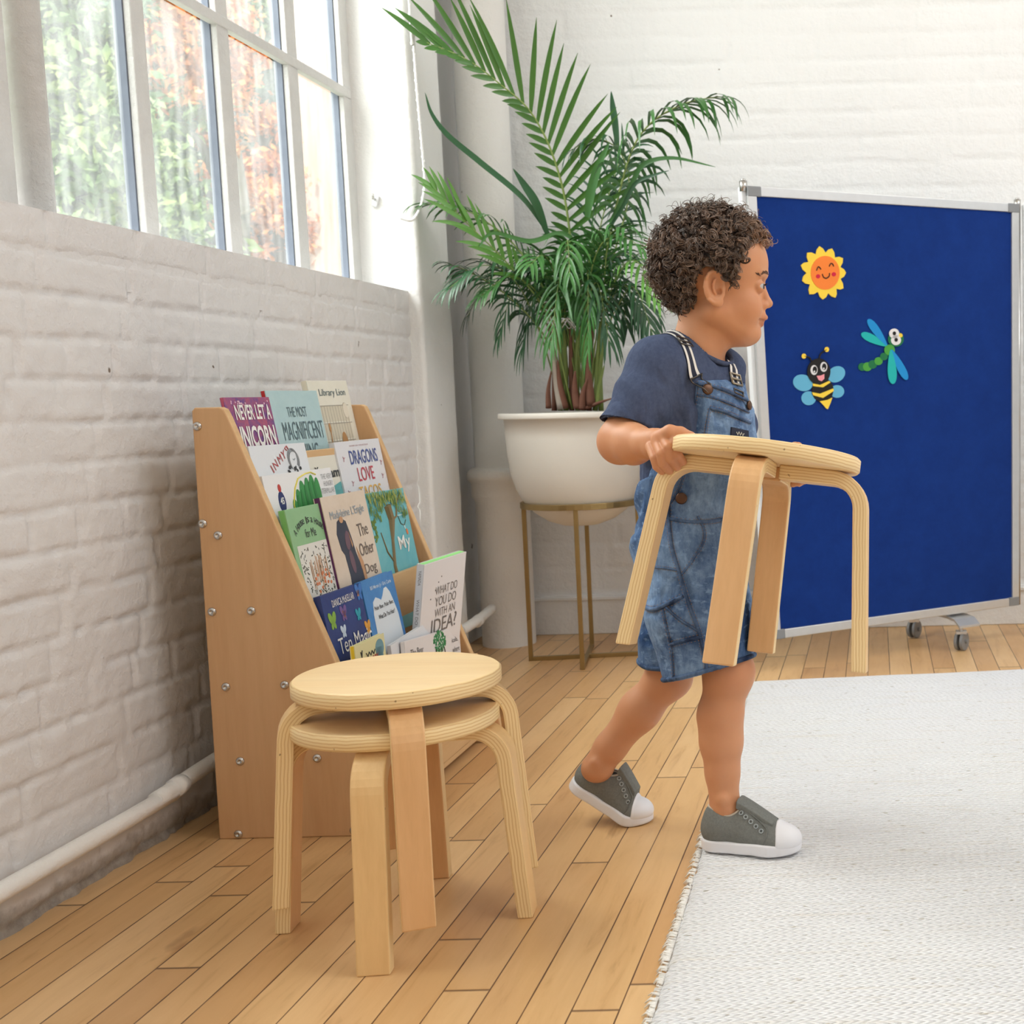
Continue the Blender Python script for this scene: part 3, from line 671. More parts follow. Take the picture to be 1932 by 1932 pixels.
for u,v in ((.12,-.034),(.2,-.083),(.9,-.078),(.93,-.05),(.08,-.10)):
    for a in (.5,2.2,4.3): t.tube([s.pt(s.W*u,v,.0008),s.pt(s.W*u+.006*math.cos(a),v+.006*math.sin(a),.0008)],.0006,5)
s.text(t,'THE NEW YORK TIMES BESTSELLER',s.W*.5,-.010,s.W*.42,.0028,0,0)
finish(s,t,'cover_marks',shape_mat('print_rose',176,120,128),'stuff')
s = book('white landscape book with a big green leafy shape and blue badge', (490,899),(623,882), -1.003,.518,.215,.012, cover_mat('cover_white_c', sr(236,236,236), .35), cover_mat('spine_white', sr(240,238,236)))
t=MB()
for k,(u,v,rx,ry,a) in enumerate(((.37,-.070,.012,.030,.15),(.44,-.060,.013,.036,.1),(.51,-.052,.014,.042,.05),(.58,-.048,.0135,.042,-.05),(.65,-.046,.0135,.044,-.08),(.72,-.048,.012,.040,-.1))): s.poly(t, ell(s.W*u,v-.006,rx,ry,24,a),.0006+.0001*k)
finish(s,t,'illustration_green',shape_mat('print_green',58,142,74))
t=MB()
for k,(u,v) in enumerate(((.40,-.036),(.47,-.028),(.54,-.020),(.61,-.016),(.68,-.014))): s.poly(t, ell(s.W*u,v-.028,.0042,.024,16,-.2+.08*k),.0013)
finish(s,t,'illustration_leaves',shape_mat('print_leafgreen',46,122,62))
t=MB(); s.poly(t, ell(s.W*.75,-.070,.010,.016,16,.1),.0015); finish(s,t,'illustration_brown',shape_mat('print_brown2',96,78,50))
t=MB(); t.tube([s.pt(u*s.W,v,.0007) for u,v in ((.33,-.095),(.335,-.055),(.40,-.028),(.47,-.012),(.54,-.008),(.60,-.005),(.67,-.004),(.74,-.009))],.0013,5); finish(s,t,'illustration_outline',shape_mat('print_yellow2',222,206,84))
t=MB(); s.poly(t, ell(s.W*.19,-.048,.0120,.0185,28)); finish(s,t,'badge',shape_mat('badge_navy',34,50,104))
t=MB(); s.text(t,'45',s.W*.19,-.046,.013,.012,0,.03); finish(s,t,'badge_number',INK_W)
t=MB(); s.poly(t, ell(s.W*.19,-.024,.0055,.007,14)); finish(s,t,'badge_flower',shape_mat('badge_red',190,62,50))
t=MB()
for k,(q,w_) in enumerate((('THE VERY',.17),('HUNGRY',.15),('CATERPILLAR',.26))): s.text(t,q,s.W*(.985-w_/2),-.015-.013*k,s.W*w_,.0095,0,-.004)
finish(s,t,'title_lettering',shape_mat('print_grey3',150,150,152))
t=MB(); V,F = text_shapes('Eric Carle', .0); lo,hi=V.min(0),V.max(0); V=(V-(lo+hi)/2)/(hi-lo)*np.array([.05,.0055])
t.add([(-s.W/2-.0004, s.h/2-.04-a, b) for a,b in V], F); finish(s,t,'spine_lettering',INK)
# row 3
s = book('green picture book with an arched dark title above a busy black and white picture', (509,968),(604,949), -.958,.393,.265,.012, cover_mat('cover_green', sr(142,188,138), .4, sr(150,194,146), 6), cover_mat('spine_bright_green', sr(120,190,110)))
t=MB(); txt='A House Is a House'; n=len(txt)
for i,ch in enumerate(txt):
    if ch==' ': continue
    a = math.pi*.5+.62-1.24*i/(n-1); R_=s.W*.66; s.text(t,ch,s.W*.52+R_*math.cos(a),-.022-R_+R_*math.sin(a)-.002,.0028 if ch=='I' else .0075,.0125 if ch in 'AHI' else .009,a-math.pi/2,0)
s.text(t,'for Me',s.W*.54,-.046,s.W*.30,.015,0,0); finish(s,t,'title_lettering',INK)
t=MB(); s.poly(t, quadp(s.W*.10,-.064,s.W*.93,-.25)); finish(s,t,'illustration_ground',shape_mat('print_white',226,224,216))
rr=random.Random(8); t=MB(); t2=MB(); t3=MB()
for k in range(240):
    u=rr.uniform(.12,.9); v=rr.uniform(-.07,-.16); edge=abs(u-.5)>.24 or v<-.135 or v>-.075
    if not edge and rr.random()<.75: continue
    a=rr.uniform(0,3.1); s.poly(t, ell(s.W*u,v,rr.uniform(.001,.0038),rr.uniform(.0006,.0016),6,a),.0009)
for k in range(26):
    u=rr.uniform(.3,.8); s.poly(t2, quadp(s.W*u,-.085-rr.uniform(0,.02),s.W*u+.0024,-.12-rr.uniform(0,.03)),.0008)
for k in range(16): s.poly(t3, ell(s.W*rr.uniform(.4,.85),rr.uniform(-.115,-.15),.0035,.003,8),.0011)
finish(s,t,'illustration_ink',shape_mat('print_olive_black',70,74,58)); finish(s,t2,'illustration_tan',shape_mat('print_tan',196,160,130)); finish(s,t3,'illustration_orange',shape_mat('print_orange',220,130,84))
s = book('tan picture book with a purple spine and a dark drawing, centre of the third row', (604,939),(686,924), -.952,.393,.285,.013, cover_mat('cover_tan', sr(224,208,190), .45, sr(216,198,178), 5), cover_mat('spine_purple', sr(96,36,88)), ymin=2.20)
t=MB(); s.text(t,"Madeleine L'Engle",s.W*.50,-.036,s.W*.78,.020,.02,0); finish(s,t,'author_lettering',shape_mat('print_bluegrey',148,166,178))
t=MB()
for q,v,w_ in (('The',-.072,.24),('Other',-.108,.34),('Dog',-.148,.28)): s.text(t,q,s.W*.76,v,s.W*w_,.024,.03,0)
finish(s,t,'title_lettering',shape_mat('print_brown4',112,100,94))
t=MB(); s.poly(t,[(s.W*a,b) for a,b in ((.32,-.042),(.42,-.05),(.47,-.08),(.5,-.11),(.56,-.14),(.58,-.18),(.5,-.19),(.24,-.19),(.27,-.15),(.25,-.11),(.20,-.10),(.17,-.07),(.23,-.048))]); finish(s,t,'illustration',shape_mat('print_navyblack',56,62,78))
t=MB(); s.poly(t, ell(s.W*.37,-.085,.010,.018,16,-.2),.0009); s.poly(t, ell(s.W*.38,-.125,.009,.022,16,.1),.0009); finish(s,t,'illustration_shade',shape_mat('print_plum',110,84,96))
t=MB(); s.poly(t, [(s.W*.42,-.07),(s.W*.46,-.095),(s.W*.44,-.10)],.0012); s.poly(t, [(s.W*.53,-.10),(s.W*.62,-.13),(s.W*.64,-.19),(s.W*.57,-.19)],.0006); s.poly(t, ell(s.W*.32,-.046,.008,.006,12),.0012); finish(s,t,'illustration_light',shape_mat('print_fawn',196,150,112))
s = book('blue book with a leafy tree and tall white word, right end of the third row', (686,932),(760,920), -.958,.393,.275,.012, cover_mat('cover_sky_blue', sr(98,178,190), .4, sr(120,190,196), 8), None, ymin=2.40)
t=MB(); s.text(t,'My',s.W*.73,-.113,s.W*.30,.036,.02,.005); s.text(t,'by an author',s.W*.72,-.052,s.W*.20,.004) if False else None; finish(s,t,'title_lettering',INK_W)
t=MB(); t.tube([s.pt(s.W*.46,-.03,.0005),s.pt(s.W*.50,-.06,.0005),s.pt(s.W*.44,-.10,.0005),s.pt(s.W*.36,-.15,.0005),s.pt(s.W*.37,-.2,.0005)],[.010,.009,.004,.004,.006],8)
t.tube([s.pt(s.W*.52,-.062,.0005),s.pt(s.W*.66,-.055,.0005),s.pt(s.W*.72,-.03,.0005),s.pt(s.W*.85,-.012,.0005)],[.003,.0022,.0022,.001],6)
t.tube([s.pt(s.W*.36,-.14,.0005),s.pt(s.W*.26,-.12,.0005),s.pt(s.W*.2,-.08,.0005)],[.002,.0018,.001],6)
finish(s,t,'illustration_trunk',shape_mat('print_trunk',128,108,72))
t=MB(); rr=random.Random(3)
for k in range(150):
    u=rr.uniform(.03,.97); v=rr.uniform(-.004,-.038-.02*math.sin(u*9)); s.poly(t, ell(s.W*u,v,.0014,.0075,6,rr.uniform(-.4,.4)),.0030)
for k in range(26): s.poly(t, ell(s.W*rr.uniform(.03,.13),rr.uniform(-.05,-.10),.003,.003,6),.0012)
finish(s,t,'illustration_leaves',shape_mat('print_leaf',112,140,62))
t=MB()
for k in range(60): s.poly(t, ell(s.W*rr.uniform(.05,.95),rr.uniform(-.004,-.030),.0012,.006,6,rr.uniform(-.4,.4)),.0034)
finish(s,t,'illustration_leaf_light',shape_mat('print_leaf2',168,176,96))
t=MB(); s.poly(t, ell(s.W*.86,-.090,.0045,.0065,12,.3),.0009); finish(s,t,'illustration_orange',shape_mat('print_orange2',222,122,70))
t=MB(); s.poly(t, ell(s.W*.82,-.079,.003,.006,10,.3),.0009); s.poly(t, quadp(s.W*.72,-.046,s.W*.90,-.048)); s.poly(t, quadp(s.W*.70,-.053,s.W*.92,-.055)); finish(s,t,'small_lettering',shape_mat('print_paleblue',196,224,226))
t=MB(); t.tube([s.pt(s.W*.70,-.055,.001),s.pt(s.W*.74,-.072,.001),s.pt(s.W*.82,-.076,.001),s.pt(s.W*.88,-.066,.001)],.0008,5); finish(s,t,'illustration_line',shape_mat('print_darkolive',90,84,52))
# row 4
s = book('navy picture book with pale capitals and bright butterflies, left of the fourth row', (585,1132),(678,1100), -.912,.268,.25,.012, cover_mat('cover_navy', sr(38,56,116), .35, sr(44,68,132), 8), None)
t=MB(); s.text(t,'DANICA McKELLAR',s.W*.50,-.018,s.W*.56,.0125,.02,.0); s.text(t,'Ten Magic',s.W*.60,-.097,s.W*.86,.036,.0,.0); finish(s,t,'title_lettering',INK_W)
def bfly(u,v,sc,mat,a=0):
    t=MB()
    for sg in (-1,1):
        s.poly(t, ell(s.W*u+sg*.006*sc,v+.004*sc,.006*sc,.010*sc,14,-sg*.5+a),.0008); s.poly(t, ell(s.W*u+sg*.004*sc,v-.008*sc,.004*sc,.006*sc,12,sg*.4+a),.0008)
    finish(s,t,'illustration_butterfly',mat)
bfly(.16,-.046,1.1,shape_mat('bf_green',136,178,70)); bfly(.36,-.070,.8,shape_mat('bf_white',206,220,236)); bfly(.45,-.040,1.0,shape_mat('bf_violet',120,92,150)); bfly(.93,-.014,1.1,shape_mat('bf_blue',62,118,190)); bfly(.80,-.052,.8,shape_mat('bf_teal',48,160,180)); bfly(.97,-.080,.9,shape_mat('bf_amber',222,160,62)); bfly(.46,-.042,.5,shape_mat('bf_gold',220,150,80)); bfly(.90,-.016,.45,shape_mat('bf_gold',220,150,80))
s = book('bright blue picture book with a large rounded white shape, middle of the fourth row', (680,1099),(739,1076), -.912,.268,.25,.012, cover_mat('cover_blue', sr(60,124,190), .35, sr(76,142,204), 12), None, ymin=2.20)
t=MB(); s.text(t,'Bill Martin Jr / Eric Carle',s.W*.55,-.018,s.W*.66,.009,0,.01); finish(s,t,'author_lettering',shape_mat('print_palewhite',214,228,240))
t=MB(); P_=[(.16,-.2),(.15,-.10),(.17,-.065),(.22,-.043),(.32,-.036),(.42,-.041),(.47,-.045),(.54,-.038),(.62,-.026),(.70,-.025),(.78,-.036),(.84,-.056),(.90,-.08),(.93,-.2)]
s.poly(t,[(s.W*a,b) for a,b in P_]); finish(s,t,'illustration_white',shape_mat('print_icewhite',218,226,232))
t=MB(); s.text(t,'Polar Bear, Polar Bear,',s.W*.52,-.056,s.W*.60,.0085,0,.01,.0012); s.text(t,'What Do You Hear?',s.W*.54,-.073,s.W*.52,.0085,0,.01,.0012); finish(s,t,'title_lettering',INK)
# leaning white book with green page edge
A = atX(801,1066,-.874); B = atX(872,1043,-.850); bl = atX(762,1222,-.905)
ex=(B-A); W=min(np.linalg.norm(ex),.235); ex/=np.linalg.norm(ex); ez=np.cross(ex,(A-bl)/np.linalg.norm(A-bl)); ez/=np.linalg.norm(ez); ey=np.cross(ez,ex)
s = book_at('white picture book with a green top edge, tilted outwards at the right of the rack', A,ex,ey,ez,.170,.205,.016, cover_mat('cover_white_d', sr(226,222,222), .4), cover_mat('spine_white2', sr(234,236,238)), pages=plain('green_page_edge', sr(150,216,132), .7))
MB().box((0,s.h/2-.003,0),(s.W-.006,.0062,s.th-.006)).build('page_top', plain('green_page_edge', sr(150,216,132), .7), s.root)
t=MB(); s.text(t,'WHAT DO',s.W*.56,-.062,s.W*.52,.017,0,-.006); s.text(t,'YOU DO',s.W*.56,-.085,s.W*.50,.019,0,-.006); s.text(t,'WITH AN',s.W*.56,-.108,s.W*.48,.016,0,-.006); s.text(t,'IDEA?',s.W*.56,-.135,s.W*.60,.030,0,.0)
for u,v in ((.2,-.075),(.3,-.06),(.36,-.045),(.42,-.035)): s.poly(t, ell(s.W*u,v,.0016,.0016,8))
finish(s,t,'title_lettering',shape_mat('print_warmgrey',112,106,104))
t=MB(); 
for q,y_,L_ in (('YAMADA',.075,.03),('WHAT DO YOU DO WITH',-.03,.125)):
    V,F = text_shapes(q,0); lo,hi=V.min(0),V.max(0); V=(V-(lo+hi)/2)/(hi-lo)*np.array([L_,.006]); t.add([(-s.W/2-.0004, y_-a, b) for a,b in V], F)
finish(s,t,'spine_lettering',shape_mat('print_warmgrey2',140,138,138))
# row 5 (front)
s = book('pale yellow picture book with a bright yellow spine, front left behind the stools', (632,1237),(724,1194), -.880,.29,.25,.009, cover_mat('cover_pale_yellow', sr(228,222,170), .4), cover_mat('spine_yellow', sr(238,208,44)), lean=.05)
t=MB(); s.poly(t, ell(s.W*.80,-.022,.018,.016,20)); s.poly(t, quadp(s.W*.68,-.02,s.W*.9,-.05)); finish(s,t,'illustration_blue',shape_mat('print_greyblue',112,156,168))
t=MB(); s.text(t,'NOT A BOX',s.W*.48,-.036,s.W*.50,.013,.05,.04); finish(s,t,'title_lettering',shape_mat('print_rust',170,74,56))
t=MB(); t.tube([s.pt(s.W*(.33+.05*k),-.020-.007*(k%2),.0008) for k in range(7)],.0008,5); t.tube([s.pt(s.W*.16,-.014,.0008),s.pt(s.W*.20,-.03,.0008)],.0008,5); t.tube([s.pt(s.W*.21,-.012,.0008),s.pt(s.W*.17,-.03,.0008)],.0008,5); finish(s,t,'illustration_line',INK)
s = book('thin plain white book between the yellow book and the tree book in front', (737,1218),(812,1170), -.890,.29,.25,.007, cover_mat('cover_white_e', sr(222,224,228), .4), None, lean=.05, ymin=2.25)
s = book('white picture book with a green tree drawing, front right of the rack', (763,1211),(866,1181), -.878,.27,.24,.008, cover_mat('cover_white_f', sr(228,222,220), .4), cover_mat('spine_white3', sr(238,234,232)), lean=.05)
rr=random.Random(5); t=MB()
for k in range(170):
    a=rr.uniform(0,6.28); r_=rr.random()**.5; s.poly(t, ell(s.W*.60+.034*r_*math.cos(a),-.020+.022*r_*math.sin(a),.0028,.0018,6,rr.uniform(0,3)),.0009)
finish(s,t,'illustration_foliage',shape_mat('print_green2',64,150,92))
t=MB()
for a,b in ((.52,.50),(.57,.56),(.62,.64),(.67,.76)): t.tube([s.pt(s.W*a,-.032,.0012),s.pt(s.W*(a*.7+.3*b),-.05,.0008),s.pt(s.W*(.58+(a-.6)*.3),-.075,.0008)],.0010,5)
finish(s,t,'illustration_trunks',shape_mat('print_trunk2',84,78,60))
t=MB(); s.text(t,'The Bear',s.W*.19,-.024,s.W*.22,.013,.02,0); s.text(t,'Wolf',s.W*.2,-.048,s.W*.16,.013,.02,0); s.text(t,'icolas,',s.W*.90,-.025,s.W*.14,.011,.02,0); s.text(t,'where',s.W*.90,-.044,s.W*.14,.011,.02,0); s.text(t,'have',s.W*.91,-.063,s.W*.12,.011,.02,0); finish(s,t,'title_lettering',shape_mat('print_darkgrey',96,94,94))

# ---------------------------------------------------------------- display board
YL = 3.2
def bq(tl,tr,bl,br):
    P = atY(*tl,YL); Q = atZ(*tr,P[2]); n = np.array([-(Q-P)[1],(Q-P)[0],0]); n /= np.linalg.norm(n)
    return P, Q, on_plane(*bl,n,float(n@P)), on_plane(*br,n,float(n@P))
P0,P1_,P2_,P3_ = bq((1408,351),(1921,385),(1457,1207),(1921,1141))
bn = np.cross(P1_-P0, P2_-P0); bn /= -np.linalg.norm(bn); bn = bn if bn[1] < 0 else -bn; bn[2]=0; bn/=np.linalg.norm(bn)
board = empty('display_board', tuple((P2_+P3_)/2), 'large blue felt display board with a silver frame on a wheeled stand', 'display board')
bo = Vector(board.location)
def bb(o): o.location = -bo; return o
def BP(u, v, t=0): return P0*(1-u)*(1-v)+P1_*u*(1-v)+P2_*(1-u)*v+P3_*u*v+bn*t
def slab(u0,v0,u1,v1,t0,t1,name,mat,**k):
    mb=MB(); V=[BP(u,v,t) for t in (t0,t1) for u,v in ((u0,v0),(u1,v0),(u1,v1),(u0,v1))]
    mb.add(V,[(0,1,2,3),(7,6,5,4),(0,4,5,1),(1,5,6,2),(2,6,7,3),(3,7,4,0)]); return bb(mb.build(name,mat,board,**k))
tf = NT('blue_felt'); tf.set(tf.mix(tf.ramp(tf.noise(tf.coord(),14,5,.8),[(.3,(0,0,0)),(.7,(1,1,1))]), sr(10,46,118), sr(16,54,130)), .95, 0, .15); tf.bump(tf.noise(tf.coord(),420,3,.7),.25,.001); tf.b.inputs['Sheen Weight'].default_value=.12
eu, ev = .030, .021
slab(eu,ev,1-eu,1-ev,-.012,.000,'felt_panel',tf.m)
slab(0,0,eu,1,-.022,.006,'side_rail',M_ALU,bevel=.002); slab(1-eu,0,1,1,-.022,.006,'side_rail',M_ALU,bevel=.002)
slab(eu,0,1-eu,ev,-.022,.005,'top_rail',M_ALU,bevel=.002); slab(eu,1-ev,1-eu,1,-.022,.005,'bottom_rail',M_ALU,bevel=.002)
for u in (0,1-.045):
    for v in (0,1-.022): slab(u,v,u+.045,v+.022,-.023,.0075,'corner_cap',M_GREYPL,bevel=.002)
slab(-.014,.0,.004,1.0,-.03,-.006,'edge_post',M_WHITEFRAME,bevel=.003)
for u in (-.004,1.005):
    bb(MB().tube([BP(u,-.012,-.010),BP(u,.01,-.010)],.010,12).tube([BP(u,-.016,-.010),BP(u,-.011,-.010)],.006,12).build('hinge_cap', M_CHROME, board, smooth=True))
bb(MB().tube([BP(1.006,0,-.004),BP(1.006,1,-.004)],.005,10).build('hinge_rod', M_CHROME, board, smooth=True))
# next panel of the folding board, seen edge on at the right
q0=P1_+np.array([.012,0,0]); hd=np.array([.80,-.60,0]); 
mb=MB(); V=[q0+hd*a+np.array([0,.02*b,0])+np.array([0,0,c]) for b in (0,1) for a,c in ((0,0),(.75,0),(.75,-1.09),(0,-1.09))]
mb.add(V,[(0,1,2,3),(7,6,5,4),(0,4,5,1),(1,5,6,2),(2,6,7,3),(3,7,4,0)]); bb(mb.build('folding_wing', M_WHITEFRAME, board, bevel=.003))
# foot and casters
fd = np.array([.53,-.85,0]); fc = np.array([.166,3.589,.0]); sd = np.array([.85,.53,0])
mb=MB(); prof=[(-.16,.092),(.10,.092),(.135,.088),(.16,.072)]
for i in range(3):
    a,b=prof[i],prof[i+1]; V=[fc+fd*q[0]+sd*w_+np.array([0,0,q[1]+dz]) for q in (a,b) for w_ in (-.035,.035) for dz in (0,.006)]
    mb.add(V,[(0,1,3,2),(4,6,7,5),(0,4,5,1),(2,3,7,6),(0,2,6,4),(1,5,7,3)])
bb(mb.build('stand_foot', M_ALU, board)); 
bb(MB().box(tuple(fc+np.array([.06,.04,.55])),(.04,.03,.92)).build('stand_post', M_ALU, board, bevel=.003))
for (x,y,dx) in ((.103,3.69,.0),(.229,3.488,.0)):
    k = MB(); ax=np.array([math.cos(-.5),math.sin(-.5),0]); c0=np.array([x,y,.0265])
    k.tube([c0-ax*.013,c0-ax*.004],.026,24); k.tube([c0+ax*.004,c0+ax*.013],.026,24); k.tube([c0-ax*.02,c0+ax*.02],.006,10)
    ct_ = bb(k.build('caster_wheel', M_GREYPL, board, bevel=.003))
    h_ = MB().tube([(x,y,.05),(x,y,.092)],.006,10); h_.box((x,y,.052),(.03,.03,.008)); bb(h_.build('caster_fork', M_CHROME, board))
# ---------------------------------------------------------------- felt decorations on the board
nb = bn; cb_ = float(nb@BP(.5,.5))
def bpx(x, y): return on_plane(x, y, nb, cb_)
class Deco:
    def __init__(s, name, label, cat, px, cat_=None):
        s.o0 = bpx(*px); s.root = empty(name, tuple(s.o0), label, cat, 'felt decorations on the blue board'); s.lift=.0
    def add(s, name, polys, mat, lift=.003, th=.0015):
        mb = MB()
        for P in polys:
            W_ = [bpx(*p)-s.o0 for p in P]; n=len(W_)
            V = [w_+nb*t for t in (lift-th,lift) for w_ in W_]
            mb.add(V, [tuple(range(n)), tuple(range(2*n-1,n-1,-1))]+[(i,n+i,n+(i+1)%n,(i+1)%n) for i in range(n)])
        return mb.build(name, mat, s.root)
    def line(s, name, pts, r, mat, lift=.0035):
        mb = MB()
        for P in pts: mb.tube([bpx(*p)-s.o0+nb*lift for p in spline([(a,b,0) for a,b in P],5) for p in [p[:2]]], r, 6)
        return mb.build(name, mat, s.root, smooth=True)
def Zp(L): return [(1380+a/3.5, 320+b/3.5) for a,b in L]
F_Y=plain('felt_yellow',sr(250,214,70),.8); F_O=plain('felt_orange',sr(250,134,52),.8); F_K=plain('felt_black',sr(18,16,16),.8); F_R=plain('felt_magenta',sr(206,26,62),.8); F_W=plain('felt_white',sr(232,230,230),.8); F_LB=plain('felt_light_blue',sr(100,178,212),.8)
F_P=plain('felt_pink',sr(244,156,164),.8); F_BL=plain('felt_azure',sr(18,142,210),.8); F_TE=plain('felt_teal',sr(24,180,176),.8); F_G1=plain('felt_green',sr(74,160,62),.8); F_G2=plain('felt_dark_green',sr(20,112,66),.8)
d = Deco('felt_sun','yellow and orange felt sun with a smiling face stuck on the blue board','decoration',(1555.5,515))
tips=[(578,505),(662,520),(735,585),(755,682),(738,785),(685,848),(600,860),(512,825),(463,735),(455,632),(497,548)]; pts=[]
for i in range(11):
    a=np.array(tips[i]); b=np.array(tips[(i+1)%11]); c=np.array([615,682]); v_=(a+b)/2-c; va=c+v_*.78
    m1_=c+(a-c)*.99; pts += [tuple(m1_)] ; pts += [tuple(a*.45+va*.55+((a+b)/2-c)*.05), tuple(va), tuple(b*.45+va*.55+((a+b)/2-c)*.05)]
d.add('sun_rays',[Zp(pts)],F_Y,.003,.003); d.add('sun_disc',[Zp(ell(615,682,95,111,36))],F_O,.0042)
d.add('cheek',[Zp(ell(567,706,14,14,16)),Zp(ell(671,692,14,14,16))],F_R,.005)
d.line('face_lines',[Zp([(556,668),(566,645),(576,646),(586,660)]),Zp([(640,640),(650,622),(662,624),(670,640)]),Zp([(594,690),(604,712),(622,718),(640,704),(642,684)])],.0014,F_K,.005)
d = Deco('felt_bee','black and yellow felt bee with pale blue wings on the blue board','decoration',(1545,716))
d.add('wing',[Zp(ell(470,1408,66,54,24,.3))],F_LB,.0025,.0024); d.add('wing',[Zp(ell(508,1510,48,46,24))],F_LB,.0025,.0024); d.add('wing',[Zp(ell(690,1352,62,50,24,-.6))],F_LB,.0025,.0024); d.add('wing',[Zp(ell(696,1465,46,42,24))],F_LB,.0025,.0024)
d.line('antenna',[Zp([(528,1270),(512,1242),(478,1232)]),Zp([(574,1252),(588,1215),(622,1190)])],.0020,F_K,.003)
d.add('antenna_tip',[Zp(ell(474,1232,15,17,16)),Zp(ell(625,1188,15,17,16))],F_Y,.0045)
body=[(540,1405),(528,1440),(528,1480),(545,1512),(580,1535),(630,1530),(660,1500),(672,1455),(665,1420),(640,1392)]
d.add('body',[Zp(body)],F_K,.0035,.002)
d.add('stripe',[Zp([(532,1412),(580,1422),(640,1395),(650,1405),(600,1438),(535,1430)]),Zp([(528,1470),(580,1480),(668,1445),(671,1462),(600,1508),(535,1490)]),Zp([(578,1530),(630,1520),(662,1505),(650,1540),(632,1582),(622,1578),(600,1552)])],F_Y,.0045)
d.add('head',[Zp(ell(573,1333,76,86,30))],F_K,.0045,.003); d.add('eye',[Zp(ell(540,1324,23,33,18)),Zp(ell(604,1303,23,33,18))],F_W,.0055); d.add('pupil',[Zp(ell(544,1322,14,22,14)),Zp(ell(606,1302,14,22,14))],F_K,.0065); d.add('glint',[Zp(ell(540,1334,5,7,10)),Zp(ell(602,1314,5,7,10))],F_W,.0075)
d.add('mouth',[Zp([(557,1362),(585,1360),(607,1350),(608,1380),(590,1398),(570,1390)])],F_P,.0055)
d = Deco('felt_dragonfly','green felt dragonfly with teal and blue wings on the blue board','decoration',(1675,662))
def wing_(a,b,w_): a=np.array(a,float); b=np.array(b,float); c=(a+b)/2; L_=np.linalg.norm(b-a)/2; ang_=math.atan2(b[1]-a[1],b[0]-a[0]); return Zp([ (c[0]+x*math.cos(ang_)-y*math.sin(ang_), c[1]+x*math.sin(ang_)+y*math.cos(ang_)) for x,y in [(L_*math.cos(t_), w_*math.sin(t_)*(1+.45*math.cos(t_))) for t_ in np.linspace(0,2*math.pi,24)[:-1]]])
d.add('wing',[wing_((1026,1165),(900,988),24)],F_BL,.0028,.0024); d.add('wing',[wing_((1026,1167),(856,1082),25)],F_TE,.0026,.0024); d.add('wing',[wing_((1047,1188),(1062,1416),27)],F_TE,.0045); d.add('wing',[wing_((1052,1188),(1155,1388),24)],F_BL,.0043)
seg=[(1004,1235,26),(968,1265,27),(930,1287,29),(895,1302,30),(862,1303,27)]
for k,(x,y,r_) in enumerate(seg[::-1]): d.add('tail_segment',[Zp(ell(x,y,r_,r_*.98,18))],F_G2 if k%2==0 else F_G1,.0024+.0002*k,.002)
d.add('thorax',[Zp(ell(1040,1192,35,36,20))],F_G1,.0038); d.add('head',[Zp(ell(1082,1120,52,50,24))],F_G2,.0035)
d.add('eye',[Zp(ell(1069,1083,33,33,20)),Zp(ell(1081,1127,33,33,20))],F_W,.005); d.add('pupil',[Zp(ell(1069,1082,11,13,12)),Zp(ell(1081,1125,11,13,12))],F_K,.006); d.add('nose',[Zp(ell(1112,1095,13,14,14))],F_Y,.0045)

# ---------------------------------------------------------------- plant stand, pot, palm
PX,PYY = -.826, 3.502
stn = empty('plant_stand', (PX,PYY,0), 'slim brass metal stand with four square legs under the white pot', 'plant stand')
k=MB(); n=48; ro,ri,z0,z1=.163,.153,.432,.448
k.lathe([(ri,z0),(ro,z0),(ro,z1),(ri,z1),(ri,z0)],n,(0,0,0)); k.build('ring', M_BRASS, stn, bevel=.001)
a0 = math.radians(8)
for i in range(4):
    a=a0+i*math.pi/2; R_=Euler((0,0,a)).to_matrix(); c=np.array([.155*math.cos(a),.155*math.sin(a),0])
    MB().box((c[0],c[1],.216),(.012,.012,.432),R_).build('leg', M_BRASS, stn, bevel=.001)
for i in range(2):
    a=a0+i*math.pi/2; MB().box((0,0,.006+.0),(.31,.012,.012 if i else .0118),Euler((0,0,a)).to_matrix()).build('crossbar', M_BRASS, stn, bevel=.001)
palm = empty('potted_palm', (PX,PYY,.376), 'tall green palm in a white bowl shaped pot beside the corner pipe', 'plant')
prof=[(.0001,0),(.05,.004),(.09,.018),(.125,.042),(.150,.068),(.170,.105),(.184,.150),(.190,.20),(.193,.25),(.195,.300),(.209,.301),(.210,.305),(.210,.315),(.208,.317),(.190,.317),(.187,.305),(.186,.275)]
M_POT = plain('white_fibrestone', sr(226,221,211), .7, noise=.03, nscale=12, bump=.15, bscale=60)
p_=MB().lathe(prof,64); p_.build('pot', M_POT, palm, smooth=True)
k=MB(); V=[(0,0,.292)]; nr=40
for r_ in (.06,.12,.187):
    for j in range(nr): a=2*math.pi*j/nr; V.append((r_*math.cos(a),r_*math.sin(a),.290+random.uniform(-.006,.006)))
F=[(0,1+j,1+(j+1)%nr) for j in range(nr)]+[(1+i*nr+j,1+(i+1)*nr+j,1+(i+1)*nr+(j+1)%nr,1+i*nr+(j+1)%nr) for i in range(2) for j in range(nr)]
k.add(V,F).build('soil', plain('soil', sr(70,56,46), .95, noise=.4, nscale=60), palm, smooth=True)
def leaf_mat(name, c1, c2):
    t=NT(name); f=t.noise(t.coord('Object'),9,3); t.set(t.mix(f,c1,c2),.36,0,.5); return t.m
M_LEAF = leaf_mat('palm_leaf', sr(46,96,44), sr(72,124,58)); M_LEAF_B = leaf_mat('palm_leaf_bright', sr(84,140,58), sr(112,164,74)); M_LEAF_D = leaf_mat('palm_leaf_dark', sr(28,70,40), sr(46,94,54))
M_LEAF_A = leaf_mat('palm_leaf_upper', sr(58,104,40), sr(80,128,52))
